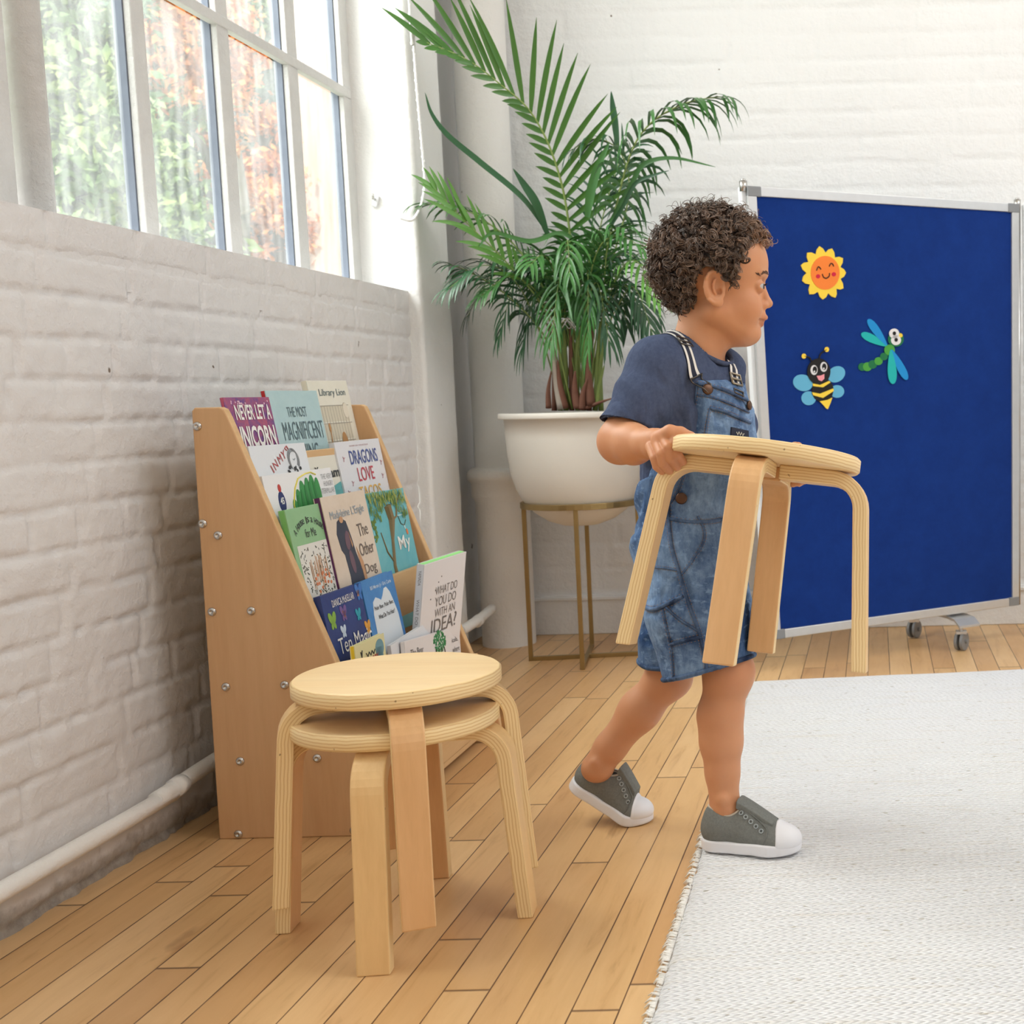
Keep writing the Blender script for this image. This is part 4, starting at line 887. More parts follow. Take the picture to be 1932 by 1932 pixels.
M_STEM = plain('palm_stem', sr(136,156,84), .45, noise=.1); M_SHEATH = plain('palm_sheath', sr(136,92,74), .7, noise=.25, nscale=20); M_DRY = plain('dry_sheath', sr(196,184,170), .8, noise=.15)
PO = np.array([PX,PYY,.376])
def blade(mb, p, d, n_, L_, w_, droop, twist=0, seg=6, mi=0):
    d=d/np.linalg.norm(d); s_=np.cross(d,n_); s_/=np.linalg.norm(s_)+1e-9; nn=np.cross(s_,d)
    V=[]; q=p.copy(); 
    for i in range(seg+1):
        t=i/seg; w2=w_*(math.sin(math.pi*min(1,(t*.92+.08)))**.6)*(1-t*.35) if i<seg else .0003
        V += [q-s_*w2, q+nn*w2*-.25, q+s_*w2]
        dd=d+np.array([0,0,-1])*droop*(t+.15); dd/=np.linalg.norm(dd); q=q+dd*L_/seg; d2=dd
        s_=s_-d2*(s_@d2); s_/=np.linalg.norm(s_)+1e-9; nn=np.cross(s_,d2); d=dd
    F=[(i*3+j,i*3+j+1,(i+1)*3+j+1,(i+1)*3+j) for i in range(seg) for j in range(2)]
    mb.add(V,F,mi)
def frond(pts, start, n_leaf, L_, w_, upv, droop=.25, mats=None, ang0=.9, ang1=.35, stem=.0032, both=True, jitter=.12, rg=random.Random(2), world=False, low=1.):
    C = [np.array(q) if world else atY(*q) for q in pts]; C = spline(C,10); C=[c-PO for c in C]; n=len(C)
    mb=MB(); mb.tube(C,[stem*(1-.75*i/(n-1)) for i in range(n)],7,0)
    up = np.array(upv,float); up/=np.linalg.norm(up); m_=MB()
    cum=[0]
    for i in range(1,n): cum.append(cum[-1]+np.linalg.norm(C[i]-C[i-1]))
    for k in range(n_leaf):
        t=start+(1-start)*(k+.5)/n_leaf; L0=t*cum[-1]; i=max(1,min(n-1,int(np.searchsorted(cum,L0)))); f=(L0-cum[i-1])/(cum[i]-cum[i-1]+1e-9)
        p=C[i-1]+(C[i]-C[i-1])*f; T=C[i]-C[i-1]; T/=np.linalg.norm(T)
        S=np.cross(T,up); S/=np.linalg.norm(S)+1e-9; N=np.cross(S,T)
        s_=(t-start)/(1-start); a=ang0+(ang1-ang0)*s_; ll=L_*(.55+.45*math.sin(math.pi*(.25+.62*s_)))*(1-.25*max(0,s_-.7)/.3)
        for sg in ((-1,1) if both else (1,)):
            a_=a+rg.uniform(-jitter,jitter); dr=T*math.cos(a_)+S*sg*math.sin(a_)+N*(.18+rg.uniform(-.1,.1))
            blade(m_, p, dr, N, ll*rg.uniform(.88,1.08)*(1 if sg>0 else low), w_, droop*rg.uniform(.7,1.3))
    f_=mb.build('frond', M_STEM, palm, smooth=True); m_.build('leaflets', mats or M_LEAF, f_, smooth=True); return f_
G=(0,0,1)
# hero fronds
frond([(1078,772,3.52),(1082,560,3.50),(1070,400,3.47),(1042,290,3.43),(1000,210,3.39),(945,160,3.35),(880,112,3.32),(800,78,3.30)],.42,22,.25,.0090,(.25,-.95,.12),.05,M_LEAF_A,1.0,.30,.0042,rg=random.Random(21),low=.26,jitter=.07)
frond([(1105,772,3.52),(1128,560,3.50),(1160,400,3.48),(1190,290,3.46),(1225,235,3.44),(1280,200,3.42),(1330,186,3.40),(1370,182,3.38)],.52,22,.19,.0072,G,.95,M_LEAF,1.15,.4,.0040,rg=random.Random(22))
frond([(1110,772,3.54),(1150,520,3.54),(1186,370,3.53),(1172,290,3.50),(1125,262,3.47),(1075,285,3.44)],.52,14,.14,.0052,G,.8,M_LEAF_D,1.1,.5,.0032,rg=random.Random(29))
frond([(1075,772,3.50),(1050,600,3.46),(985,480,3.42),(920,420,3.38),(860,390,3.35),(800,385,3.32)],.40,17,.15,.0060,G,.42,M_LEAF,1.0,.4,rg=random.Random(23))
frond([(1080,772,3.48),(1035,600,3.42),(960,500,3.36),(880,420,3.30),(815,350,3.27)],.52,10,.12,.0075,(.2,-.8,.5),.1,M_LEAF_B,.55,.25,rg=random.Random(24))
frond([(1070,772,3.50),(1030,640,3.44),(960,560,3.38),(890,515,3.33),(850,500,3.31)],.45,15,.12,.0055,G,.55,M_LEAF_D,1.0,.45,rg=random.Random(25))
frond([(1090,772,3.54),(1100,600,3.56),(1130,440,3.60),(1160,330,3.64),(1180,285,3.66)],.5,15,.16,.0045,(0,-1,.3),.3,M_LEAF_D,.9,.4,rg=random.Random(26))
rg=random.Random(31)
def single(pts, w_, mat):
    C=[atY(*q)-PO for q in pts]; C=spline(C,8); V=[]; n=len(C)
    for i,c in enumerate(C):
        t=i/(n-1); T=C[min(i+1,n-1)]-C[max(i-1,0)]; T/=np.linalg.norm(T); s_=np.cross(T,np.array([.1,-1,.1])); s_/=np.linalg.norm(s_); nn=np.cross(s_,T)
        w2=w_*math.sin(math.pi*min(1,t*.9+.1))**.7*(1-.3*t)+.0004
        V+=[c-s_*w2,c-nn*w2*.25,c+s_*w2]
    mb=MB().add(V,[(i*3+j,i*3+j+1,(i+1)*3+j+1,(i+1)*3+j) for i in range(n-1) for j in range(2)]); mb.build('leaf_blade', mat, palm, smooth=True)
single([(1035,440,3.45),(985,372,3.42),(905,305,3.40),(845,255,3.38),(815,215,3.37),(802,175,3.36)],.0085,M_LEAF_D)
single([(1032,440,3.44),(1012,385,3.42),(990,350,3.41),(968,318,3.40)],.0125,M_LEAF_D)
single([(1108,410,3.40),(1115,360,3.39),(1130,310,3.38),(1150,268,3.37)],.0135,M_LEAF)
single([(1165,275,3.45),(1160,230,3.45),(1156,200,3.45),(1153,172,3.45)],.010,M_LEAF_D)
single([(1150,420,3.46),(1190,350,3.44),(1215,310,3.43),(1270,298,3.42),(1350,315,3.41)],.0075,M_LEAF)
single([(1150,430,3.46),(1175,390,3.44),(1200,345,3.43),(1235,330,3.42),(1262,322,3.41)],.0060,M_LEAF_D)
single([(1145,440,3.5),(1165,400,3.5),(1190,360,3.5),(1205,338,3.5)],.008,M_LEAF_D)
single([(1100,470,3.4),(1060,440,3.38),(1000,455,3.35),(930,440,3.32),(900,470,3.3)],.007,M_LEAF)
# dense drooping middle
tg_=[(845,545),(880,600),(905,560),(940,640),(985,660),(1010,600),(1040,650),(1075,640),(1110,665),(1150,650),(1185,620),(1215,600),(1245,570),(1240,520),(1215,470),(1180,430),(1130,455),(1060,470),(1000,500),(950,520),(1120,560),(1165,575),(1040,560),(1095,600),(925,480),(1235,640),(1160,500),(1075,520)]
for k,(x,y) in enumerate(tg_):
    yd = 3.5+rg.uniform(-.26,.14); cx0=1085+rg.uniform(-35,40); top=min(y-40,520)+rg.uniform(-40,30)
    top=max(top,425); mx=(cx0+x)/2
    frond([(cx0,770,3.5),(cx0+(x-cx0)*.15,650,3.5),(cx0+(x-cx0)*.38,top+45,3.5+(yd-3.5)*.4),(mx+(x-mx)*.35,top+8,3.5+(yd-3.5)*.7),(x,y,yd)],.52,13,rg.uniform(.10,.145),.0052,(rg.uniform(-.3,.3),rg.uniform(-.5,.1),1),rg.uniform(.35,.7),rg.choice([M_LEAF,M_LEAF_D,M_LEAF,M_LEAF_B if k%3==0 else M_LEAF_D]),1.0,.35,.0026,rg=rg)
for k in range(9):
    x=1046+k*11; C=[atY(x,775,3.5)-PO,atY(x+rg.uniform(-4,4),690,3.5)-PO,atY(x+(x-1088)*.25,610,3.5)-PO]
    MB().tube(spline(C,5),[.0075-.0003*i for i in range(11)],10).build('cane', M_SHEATH if k%3==0 else M_STEM, palm, smooth=True)
for (x0,y0,x1,y1,w_,mt) in ((1060,772,1042,640,.012,M_DRY),(1066,770,1052,680,.011,M_SHEATH),(1115,765,1112,655,.013,M_SHEATH),(1090,770,1085,700,.012,M_SHEATH),(1035,770,1040,700,.008,M_SHEATH),(1105,770,1160,750,.006,M_SHEATH),(1128,765,1140,690,.008,M_STEM),(1098,772,1108,715,.011,M_SHEATH)):
    C=spline([atY(x0,y0,3.47)-PO,atY((x0+x1)/2-3,(y0+y1)/2,3.46)-PO,atY(x1,y1,3.45)-PO],5)
    MB().tube(C,[w_*(1-.8*(i/10)**1.5) for i in range(11)],10).build('leaf_sheath', mt, palm, smooth=True)
wr=MB()
for q in range(3):
    wr.tube([atY(1066+20*math.cos(a)*(.6+.2*q),610+10*math.sin(2*a+q),3.36+.01*math.sin(a))-PO for a in np.linspace(0,6.28,20)],.0016,6)
wr.build('wire_twist', M_CHROME, palm, smooth=True)
# ---------------------------------------------------------------- implicit surfaces for the child and the clothes
def smin(a, b, k):
    h = np.clip(.5+.5*(b-a)/k, 0, 1); return b*(1-h)+a*h-k*h*(1-h)
def smax(a, b, k): return -smin(-a, -b, k)
def cap(a, b, ra, rb=None, k=.012):
    a=np.array(a,float); b=np.array(b,float); rb = ra if rb is None else rb; ab=b-a; L=float(ab@ab)+1e-12
    def f(x,y,z):
        px,py,pz = x-a[0],y-a[1],z-a[2]; t=np.clip((px*ab[0]+py*ab[1]+pz*ab[2])/L,0,1)
        return np.sqrt((px-t*ab[0])**2+(py-t*ab[1])**2+(pz-t*ab[2])**2)-(ra+(rb-ra)*t)
    r=max(ra,rb); return ['+', f, np.minimum(a,b)-r, np.maximum(a,b)+r, k]
def elp(c, ax, rad, k=.012, op='+'):
    c=np.array(c,float); A=np.array(ax,float); R=np.array(rad,float)
    def f(x,y,z):
        px,py,pz=x-c[0],y-c[1],z-c[2]; q=[(px*A[i][0]+py*A[i][1]+pz*A[i][2]) for i in range(3)]
        k0=np.sqrt(sum((q[i]/R[i])**2 for i in range(3)))+1e-9; k1=np.sqrt(sum((q[i]/R[i]**2)**2 for i in range(3)))+1e-9
        return k0*(k0-1)/k1
    e=np.sqrt(((A*R[:,None])**2).sum(0)); return [op, f, c-e, c+e, k]
def minus(p, k=None): q=list(p); q[0]='-'; q[4]=k or p[4]; return q
def run(prims, x, y, z, init=.06):
    F=np.full(np.broadcast(x,y,z).shape, init)
    for op,f,lo,hi,k in prims:
        d=f(x,y,z); F = smin(F,d,k) if op=='+' else smax(F,-d,k) if op=='-' else smax(F,d,k)
    return F
def sdf_pts(prims, P): return run(prims, P[:,0],P[:,1],P[:,2])
def sdf_grad(prims, P, e=.0008):
    G=np.stack([sdf_pts(prims,P+np.eye(3)[i]*e)-sdf_pts(prims,P-np.eye(3)[i]*e) for i in range(3)],1)
    return G/(np.linalg.norm(G,axis=1)[:,None]+1e-12)
def project(prims, P, off=0, it=6):
    P=np.array(P,float)
    for _ in range(it): P=P-sdf_grad(prims,P)*(sdf_pts(prims,P)-off)[:,None]
    return P
def mesh_sdf(prims, lo, hi, h, smooth=1, fine=None):
    lo=np.array(lo,float); hi=np.array(hi,float); ax=[]
    for i in range(3):
        c=[lo[i]]
        while c[-1]<hi[i]:
            hh=h
            for a,b,q in (fine[i] if fine else ()):
                if a<=c[-1]<=b: hh=q
            c.append(c[-1]+hh)
        ax.append(np.array(c))
    axf=[a.astype(np.float32) for a in ax]; n=np.array([len(a) for a in ax]); F=np.full(n, .03, np.float32); M=.022
    for op,f,a,b,k in prims:
        if op=='&': sl=[slice(0,n[i]) for i in range(3)]
        else:
            m_=M+k; i0=[max(0,int(np.searchsorted(ax[i],a[i]-m_))-1) for i in range(3)]; i1=[min(n[i],int(np.searchsorted(ax[i],b[i]+m_))+2) for i in range(3)]
            if any(i1[i]<=i0[i] for i in range(3)): continue
            sl=[slice(i0[i],i1[i]) for i in range(3)]
        d=f(axf[0][sl[0]][:,None,None],axf[1][sl[1]][None,:,None],axf[2][sl[2]][None,None,:]).astype(np.float32)
        cur=F[tuple(sl)]; F[tuple(sl)] = smin(cur,d,k) if op=='+' else smax(cur,-d,k) if op=='-' else smax(cur,d,k)
    I=F<0; c=I[:-1,:-1,:-1].astype(np.int8)
    for dx in (0,1):
        for dy in (0,1):
            for dz in (0,1):
                if dx+dy+dz: c=c+I[dx:n[0]-1+dx,dy:n[1]-1+dy,dz:n[2]-1+dz]
    act=(c>0)&(c<8); idx=np.full(act.shape,-1,np.int32); A=np.argwhere(act); idx[act]=np.arange(len(A))
    S=np.zeros((len(A),3)); W=np.zeros(len(A)); cn=[(x,y,z) for x in (0,1) for y in (0,1) for z in (0,1)]
    val={q:F[A[:,0]+q[0],A[:,1]+q[1],A[:,2]+q[2]].astype(float) for q in cn}
    for q in cn:
        for a in range(3):
            if q[a]==0:
                r=list(q); r[a]=1; r=tuple(r); v0,v1=val[q],val[r]; m_=(v0<0)!=(v1<0)
                t=np.where(m_, v0/(v0-v1+1e-20), 0); p=np.array(q,float)[None,:]+np.zeros((len(A),3)); p[:,a]+=t
                S+=p*m_[:,None]; W+=m_
    U_=A+S/W[:,None]; V=np.stack([np.interp(U_[:,i],np.arange(n[i]),ax[i]) for i in range(3)],1); Fs=[]
    for a in range(3):
        b,c_=(a+1)%3,(a+2)%3; s0=[slice(None)]*3; s1=[slice(None)]*3; s0[a]=slice(0,-1); s1[a]=slice(1,None)
        E_=np.argwhere(I[tuple(s0)]!=I[tuple(s1)]); ok=(E_[:,b]>0)&(E_[:,c_]>0)&(E_[:,b]<n[b]-1)&(E_[:,c_]<n[c_]-1); E_=E_[ok]
        ins=I[E_[:,0],E_[:,1],E_[:,2]]; qs=[]
        for (db,dc) in ((-1,-1),(0,-1),(0,0),(-1,0)):
            g=E_.copy(); g[:,b]+=db; g[:,c_]+=dc; qs.append(idx[g[:,0],g[:,1],g[:,2]])
        Q=np.stack(qs,1); Q=np.where(ins[:,None],Q,Q[:,::-1]); Fs.append(Q)
    Q=np.concatenate(Fs); Q=Q[(Q>=0).all(1)]
    e=np.concatenate([Q[:,[0,1]],Q[:,[1,2]],Q[:,[2,3]],Q[:,[3,0]]])
    for _ in range(smooth):
        acc=np.zeros_like(V); cnt=np.zeros(len(V))
        for i in range(3): acc[:,i]=np.bincount(e[:,0],V[e[:,1],i],len(V))+np.bincount(e[:,1],V[e[:,0],i],len(V))
        cnt=np.bincount(e[:,0],minlength=len(V))+np.bincount(e[:,1],minlength=len(V)); V=V*.45+.55*acc/cnt[:,None]
    return V,Q

# ---------------------------------------------------------------- child
BYD = 2.03
boy = empty('person', tuple(atZ(1400,1600,.01)), 'young child in denim dungarees and navy t-shirt walking right, carrying a round stool', 'person')
bo_ = Vector(boy.location)
def kid(o): o.location = -bo_; o.parent = boy; return o
O_ = atY(1350,540,BYD); Fx = atY(1450,540,BYD)-O_; PXM = np.linalg.norm(Fx)/100; Fx/=np.linalg.norm(Fx)
Ux = atY(1350,440,BYD)-O_; Ux/=np.linalg.norm(Ux)
PSI = math.radians(9); HF = Fx*math.cos(PSI)+np.array([0,1,0])*math.sin(PSI); HF/=np.linalg.norm(HF); HF-=Ux*(HF@Ux); HF/=np.linalg.norm(HF); HL = np.cross(Ux,HF)
HAX = np.array([HF,HL,Ux]); CP = math.cos(PSI)
def H(px, py, s=0): return O_+HF*((px-1350)*PXM/CP - s*math.sin(PSI)*0) + Ux*((540-py)*PXM) + HL*s
def HE(px,py,s,rf,rs,ru,k=.012,op='+',tilt=0):
    A=HAX
    if tilt: c,sn=math.cos(tilt),math.sin(tilt); A=np.array([HF*c+Ux*sn,HL,Ux*c-HF*sn])
    return elp(H(px,py,s),A,(rf,rs,ru),k,op)
def W_(px,py,y): return atY(px,py,y)
TA = math.radians(-28); TF=np.array([math.cos(TA),math.sin(TA),0]); TS=np.array([-math.sin(TA),math.cos(TA),0]); TAX=np.array([TF,TS,[0,0,1.]])
skin=[]
# head
skin += [HE(1346,500,0,.083,.068,.075,.02), HE(1385,497,0,.0505,.055,.050,.016), HE(1380,568,0,.0480,.050,.053,.016)]
skin += [cap(H(1345,590,.040),H(1398,618,.020),.020,.021,.02), cap(H(1345,590,-.040),H(1398,618,-.020),.020,.021,.02)]
skin += [HE(1412,627,0,.0195,.022,.017,.012), cap(H(1398,625,0),H(1372,628,0),.018,.022,.02)]
for s in (-1,1):
    skin += [HE(1404,581,s*.028,.026,.0225,.027,.012)]
    skin += [HE(1442,543,s*.027,.0150,.0150,.0110,.009,'-')]
    skin += [cap(H(1440,517,s*.008),H(1427,516,s*.034),.0050,.0048,.008)]
skin += [cap(H(1434.5,532,0),H(1443,562,0),.0048,.0076,.006), HE(1445.5,570.0,0,.0100,.0088,.0078,.005)]
for s in (-1,1): skin += [HE(1438.5,575,s*.0095,.0080,.0052,.0062,.005)]
for s in (-1,1): skin += [HE(1444.5,580.5,s*.0050,.0028,.0024,.0022,.002,'-')]
skin += [HE(1433,595,0,.0100,.018,.012,.008)]
# lips
for i in range(4):
    a=(-.020+.010*i); b=a+.010
    fx=lambda q: 1443.2-(q/.020)**2*17
    skin += [cap(H(fx(a),597-abs(abs(a)-.004)*120+((abs(a)/.02)**2)*3,a),H(fx(b),597-abs(abs(b)-.004)*120+((abs(b)/.02)**2)*3,b),.0026 if abs(a)>.012 else .0034,.0034 if i<2 else .0026,.003)]
skin += [cap(H(1428,606.5,-.013),H(1434.5,609,0),.0026,.0040,.003), cap(H(1434.5,609,0),H(1428,606.5,.013),.0040,.0026,.003)]
mp=[H(1421,597.5,-.0275),H(1427,601.0,-.023),H(1437,603.3,-.013),H(1445,603.8,0),H(1437,603.3,.013),H(1427,601.0,.023),H(1421,597.5,.0275)]
mq=project(skin,mp,-.0003,5); mp=[mq[0],mq[1],mp[2],mp[3],mp[4],mq[5],mq[6]]
for i in range(6): skin += [minus(cap(mp[i],mp[i+1],.0016,.0016,.0016))]
# eyes: lids around the ball, then the opening
EYE=[H(1426.5,541.5,s*.0270) for s in (-1,1)]
for e in EYE: skin += [elp(e,HAX,(.0119,.0119,.0114),.003)]
for e,s in zip(EYE,(-1,1)): skin += [elp(e+HF*.0092+HL*s*.0032+Ux*.0004,HAX,(.0085,.0100,.0040),.0010,'-')]
# ears
def ear(s):
    c0=H(1341,550,s*.0685); out=HL*s; ax1=HF*.80+out*(-.38)*1.0; ax1=ax1/np.linalg.norm(ax1); up=Ux*.97-HF*.14; up-=ax1*(up@ax1); up/=np.linalg.norm(up); nn=np.cross(ax1,up); nn = nn if nn@out>0 else -nn
    A=np.array([ax1,nn,up]); c=c0+nn*.006
    L=[elp(c,A,(.0180,.0058,.0265),.004), elp(c-up*.022+ax1*.006,A,(.0095,.0055,.0085),.005)]
    L+=[elp(c+nn*.0052+ax1*.0010+up*.003,A,(.0122,.0062,.0190),.002,'-')]
    pts=[c+ax1*(.0158*math.cos(t))+up*(.0245*math.sin(t)+.0)+nn*.0030 for t in np.linspace(-2.2,2.75*.0+2.6,12)[::-1]]
    L+=[cap(pts[i],pts[i+1],.0028,.0028,.0012) for i in range(11)]
    an=[c+ax1*(.004+.006*math.cos(t))+up*(.001+.012*math.sin(t))+nn*.0028 for t in np.linspace(1.9,4.3,6)]
    L+=[cap(an[i],an[i+1],.0020,.0020,.002) for i in range(5)]
    L+=[elp(c+ax1*.0135-up*.003+nn*.002,A,(.0035,.003,.0045),.002), elp(c+ax1*.0085-up*.006+nn*.001,A,(.0040,.004,.0048),.002,'-')]
    return L
skin += ear(-1)+ear(1)
# neck and hidden trunk
skin += [cap(H(1325,600),H(1318,655),.037,.0365,.02), cap(H(1318,655),W_(1308,725,BYD),.0370,.050,.02)]
skin += [elp(W_(1306,770,BYD),TAX,(.070,.085,.090),.02), elp(W_(1318,870,BYD),TAX,(.072,.080,.09),.02), elp(W_(1306,975,BYD),TAX,(.07,.078,.07),.02)]
skin += [cap(W_(1245,706,1.955),W_(1355,712,2.10),.030,.030,.02)]
# right arm
SH=W_(1240,712,1.952); EL=W_(1171,833,1.898); WR=W_(1222,838,1.838)
skin += [cap(SH,EL,.036,.0325,.012), cap(EL,W_(1196,838,1.868),.0330,.0290,.012), cap(W_(1196,838,1.868),WR,.0290,.0205,.012)]
# left arm
SL=W_(1352,716,2.098); ELL=W_(1398,862,2.06); WL=W_(1478,878,1.99)
skin += [cap(SL,ELL,.034,.030,.012), cap(ELL,WL,.030,.020,.012)]
# legs
K1=W_(1374,1268,1.958); 
skin += [cap(W_(1312,1010,1.985),K1,.060,.0370,.015), elp(W_(1384,1268,1.955),np.eye(3),(.030,.030,.034),.012), cap(K1,W_(1359,1350,1.955),.0345,.0328,.02), cap(W_(1359,1350,1.955),W_(1361,1400,1.952),.0328,.0305,.02), cap(W_(1361,1400,1.952),W_(1363,1455,1.948),.0305,.0252,.02), cap(W_(1363,1455,1.948),W_(1367,1515,1.944),.0250,.0240,.015), elp(W_(1374,1528,1.944),np.eye(3),(.024,.023,.018),.012), elp(W_(1364,1510,1.921),np.eye(3),(.007,.005,.007),.010)]
K2=W_(1262,1275,2.10)
skin += [cap(W_(1290,1010,2.08),K2,.058,.0360,.015), elp(W_(1268,1280,2.10),np.eye(3),(.031,.030,.031),.012), cap(K2,W_(1207,1340,2.10),.0325,.0325,.02), cap(W_(1207,1340,2.10),W_(1152,1410,2.095),.0325,.0255,.02), cap(W_(1152,1410,2.095),W_(1126,1446,2.092),.0250,.0240,.015), elp(W_(1128,1452,2.090),np.eye(3),(.025,.024,.020),.012), elp(W_(1122,1440,2.069),np.eye(3),(.007,.005,.007),.010)]
# right hand on the seat rim
def chain(pts, rs, k=.004):
    return [cap(pts[i],pts[i+1],rs[i],rs[i+1],k) for i in range(len(pts)-1)]
hand=[cap(WR,W_(1240,834,1.822),.0205,.0200,.01), cap(W_(1236,834,1.824),W_(1252,829,1.815),.0190,.0120,.006), cap(W_(1236,842,1.822),W_(1230,846,1.818),.0140,.0130,.006)]
FG=[[(1262,818,1.800),(1274,834,1.782),(1277,855,1.782),(1288,871,1.797)],
    [(1250,825,1.798),(1261,844,1.777),(1264,864,1.780),(1277,881,1.797)],
    [(1239,834,1.799),(1248,855,1.778),(1251,875,1.783),(1263,888,1.800)],
    [(1227,843,1.803),(1235,864,1.785),(1239,880,1.789),(1250,890,1.803)]]
for j,f_ in enumerate(FG):
    r=.0078 if j<3 else .0069; hand += chain([W_(*q) for q in f_],[r*1.08,r*1.0,r*.92,r*.80],.0006 if j else .002)
hand += chain([W_(1246,826,1.800),W_(1264,815,1.788),W_(1284,817,1.790),W_(1304,823,1.800)],[.0125,.0098,.0085,.0068],.005)
skin += hand
# left hand, fingertips over and under the far rim
hl=[cap(WL,W_(1500,878,1.972),.0195,.0175,.01)]
for j,(a,b,c_) in enumerate((((1512,868,1.972),(1524,890,1.962),(1520,906,1.940)),((1504,874,1.970),(1514,898,1.958),(1508,911,1.936)),((1494,880,1.970),(1502,902,1.958),(1496,912,1.938)),((1484,884,1.972),(1488,902,1.962),(1484,909,1.945)))):
    hl += chain([W_(*a),W_(*b),W_(*c_)],[.0085,.0078,.0066],.0028)
hl += chain([W_(1490,864,1.968),W_(1500,845,1.955),W_(1506,842,1.938)],[.0110,.0085,.0070],.005)
skin += hl
lo=np.min([p[2] for p in skin if p[0]=='+'],0)-.008; hi=np.max([p[3] for p in skin if p[0]=='+'],0)+.008
zr=lambda a,b: (W_(1300,b,1.95)[2],W_(1300,a,1.95)[2])
hx0,hx1=W_(1212,840,1.8)[0],W_(1312,840,1.8)[0]; hz0,hz1=W_(1250,896,1.79)[2],W_(1250,806,1.79)[2]; fz0,fz1=H(1440,618)[2],H(1440,506)[2]; ex0,ex1=H(1400,550)[0],H(1462,550)[0]; exr=(H(1316,550,-.068)[0],H(1366,550,-.068)[0])
V,Q=mesh_sdf(skin, lo, hi, .0027, 1, [[(hx0,hx1,.0013),exr+(.0015,),(ex0,ex1,.0013)],[(1.765,1.835,.0014),(H(1341,550,-.08)[1],H(1440,550,-.040)[1]+.02,.0015),(2.0,2.07,.0020)],[(hz0,hz1,.0013),(fz0,fz1,.0013)]])
# refine onto the surface near the face and hands
def near(c,r): return np.linalg.norm(V-c,axis=1)<r
def tint(V):
    base=np.ones((len(V),3)); f=(V-O_)@HF; u=(V-O_)@Ux; s=(V-O_)@HL
    def spot(px,py,s_,rf,ru,rs): return np.exp(-(((V-H(px,py,s_))@HF/rf)**2+((V-H(px,py,s_))@Ux/ru)**2+((V-H(px,py,s_))@HL/rs)**2))
    lip=np.clip(spot(1441,597.5,0,.010,.0042,.017)+spot(1438,609,0,.009,.0042,.013),0,1)**.8
    base=base*(1-lip[:,None])+lip[:,None]*np.array([.80,.62,.66])
    dm=np.full(len(V),9.)
    for i in range(6):
        a,b=np.array(mp[i]),np.array(mp[i+1]); ab=b-a; t=np.clip((V-a)@ab/(ab@ab),0,1); dm=np.minimum(dm,np.linalg.norm(V-a-t[:,None]*ab,axis=1))
    c=np.exp(-(dm/.0017)**2)*.75; base=base*(1-c[:,None])+c[:,None]*np.array([.42,.26,.27])  # mouth line: lip colour plus painted shade of the opening
    for s_ in (-1,1):
        c=spot(1408,578,s_*.035,.022,.018,.02)*.22; base=base*(1-c[:,None])+c[:,None]*np.array([1.0,.76,.76])
    for c0,r in ((EL,.03),(W_(1384,1268,1.93),.03),(W_(1252,832,1.79),.022)):
        c=np.exp(-(np.linalg.norm(V-c0,axis=1)/r)**2)*.22; base=base*(1-c[:,None])+c[:,None]*np.array([1.0,.80,.78])
    return base
tsk=NT('skin'); at_=tsk.n('ShaderNodeAttribute', attribute_name='tint'); fN=tsk.noise(tsk.coord(),30,4)
SKC=tsk.mix(fN, sr(203,142,103), sr(213,154,114)); tsk.set(tsk.mix(1.0, SKC, at_.outputs['Color'],'MULTIPLY'), .48, 0, .35)
tsk.b.inputs['Subsurface Weight'].default_value=.18; tsk.b.inputs['Subsurface Radius'].default_value=(.012,.005,.003); tsk.b.inputs['Subsurface Scale'].default_value=.5
tsk.bump(tsk.noise(tsk.coord(),350,2),.05,.001)
body=kid(np_mesh('body', V, Q, tsk.m, boy, True, tint(V)))
# eyes
M_SCL=plain('eye_white',sr(196,194,194),.2); M_IRIS=plain('eye_brown',sr(74,50,36),.1); M_PUP=plain('eye_pupil',sr(12,10,10),.05)
GZ=HF*.97-Ux*.05-HL*.26; GZ/=np.linalg.norm(GZ)
for e in EYE:
    n=28; Vv=[]; cs=[]; a1=np.cross(GZ,Ux); a1/=np.linalg.norm(a1); a2=np.cross(a1,GZ)
    th=[0,.09,.18,.26,.34,.44,.52]+list(np.linspace(.6,math.pi,14)); k=MB()
    for t_ in th:
        for j in range(n): q=2*math.pi*j/n; Vv.append(e+.0110*(GZ*math.cos(t_)+(a1*math.cos(q)+a2*math.sin(q))*math.sin(t_)))
    for i in range(len(th)-1): k.add([Vv[i*n+j] for j in range(n)]+[Vv[(i+1)*n+j] for j in range(n)], [(j,(j+1)%n,n+(j+1)%n,n+j) for j in range(n)], 2 if i<2 else 1 if i<6 else 0)
    kid(k.build('eye',[M_SCL,M_IRIS,M_PUP],boy,smooth=True))
M_HAIR_D=plain('brow_hair',sr(88,62,46),.6)
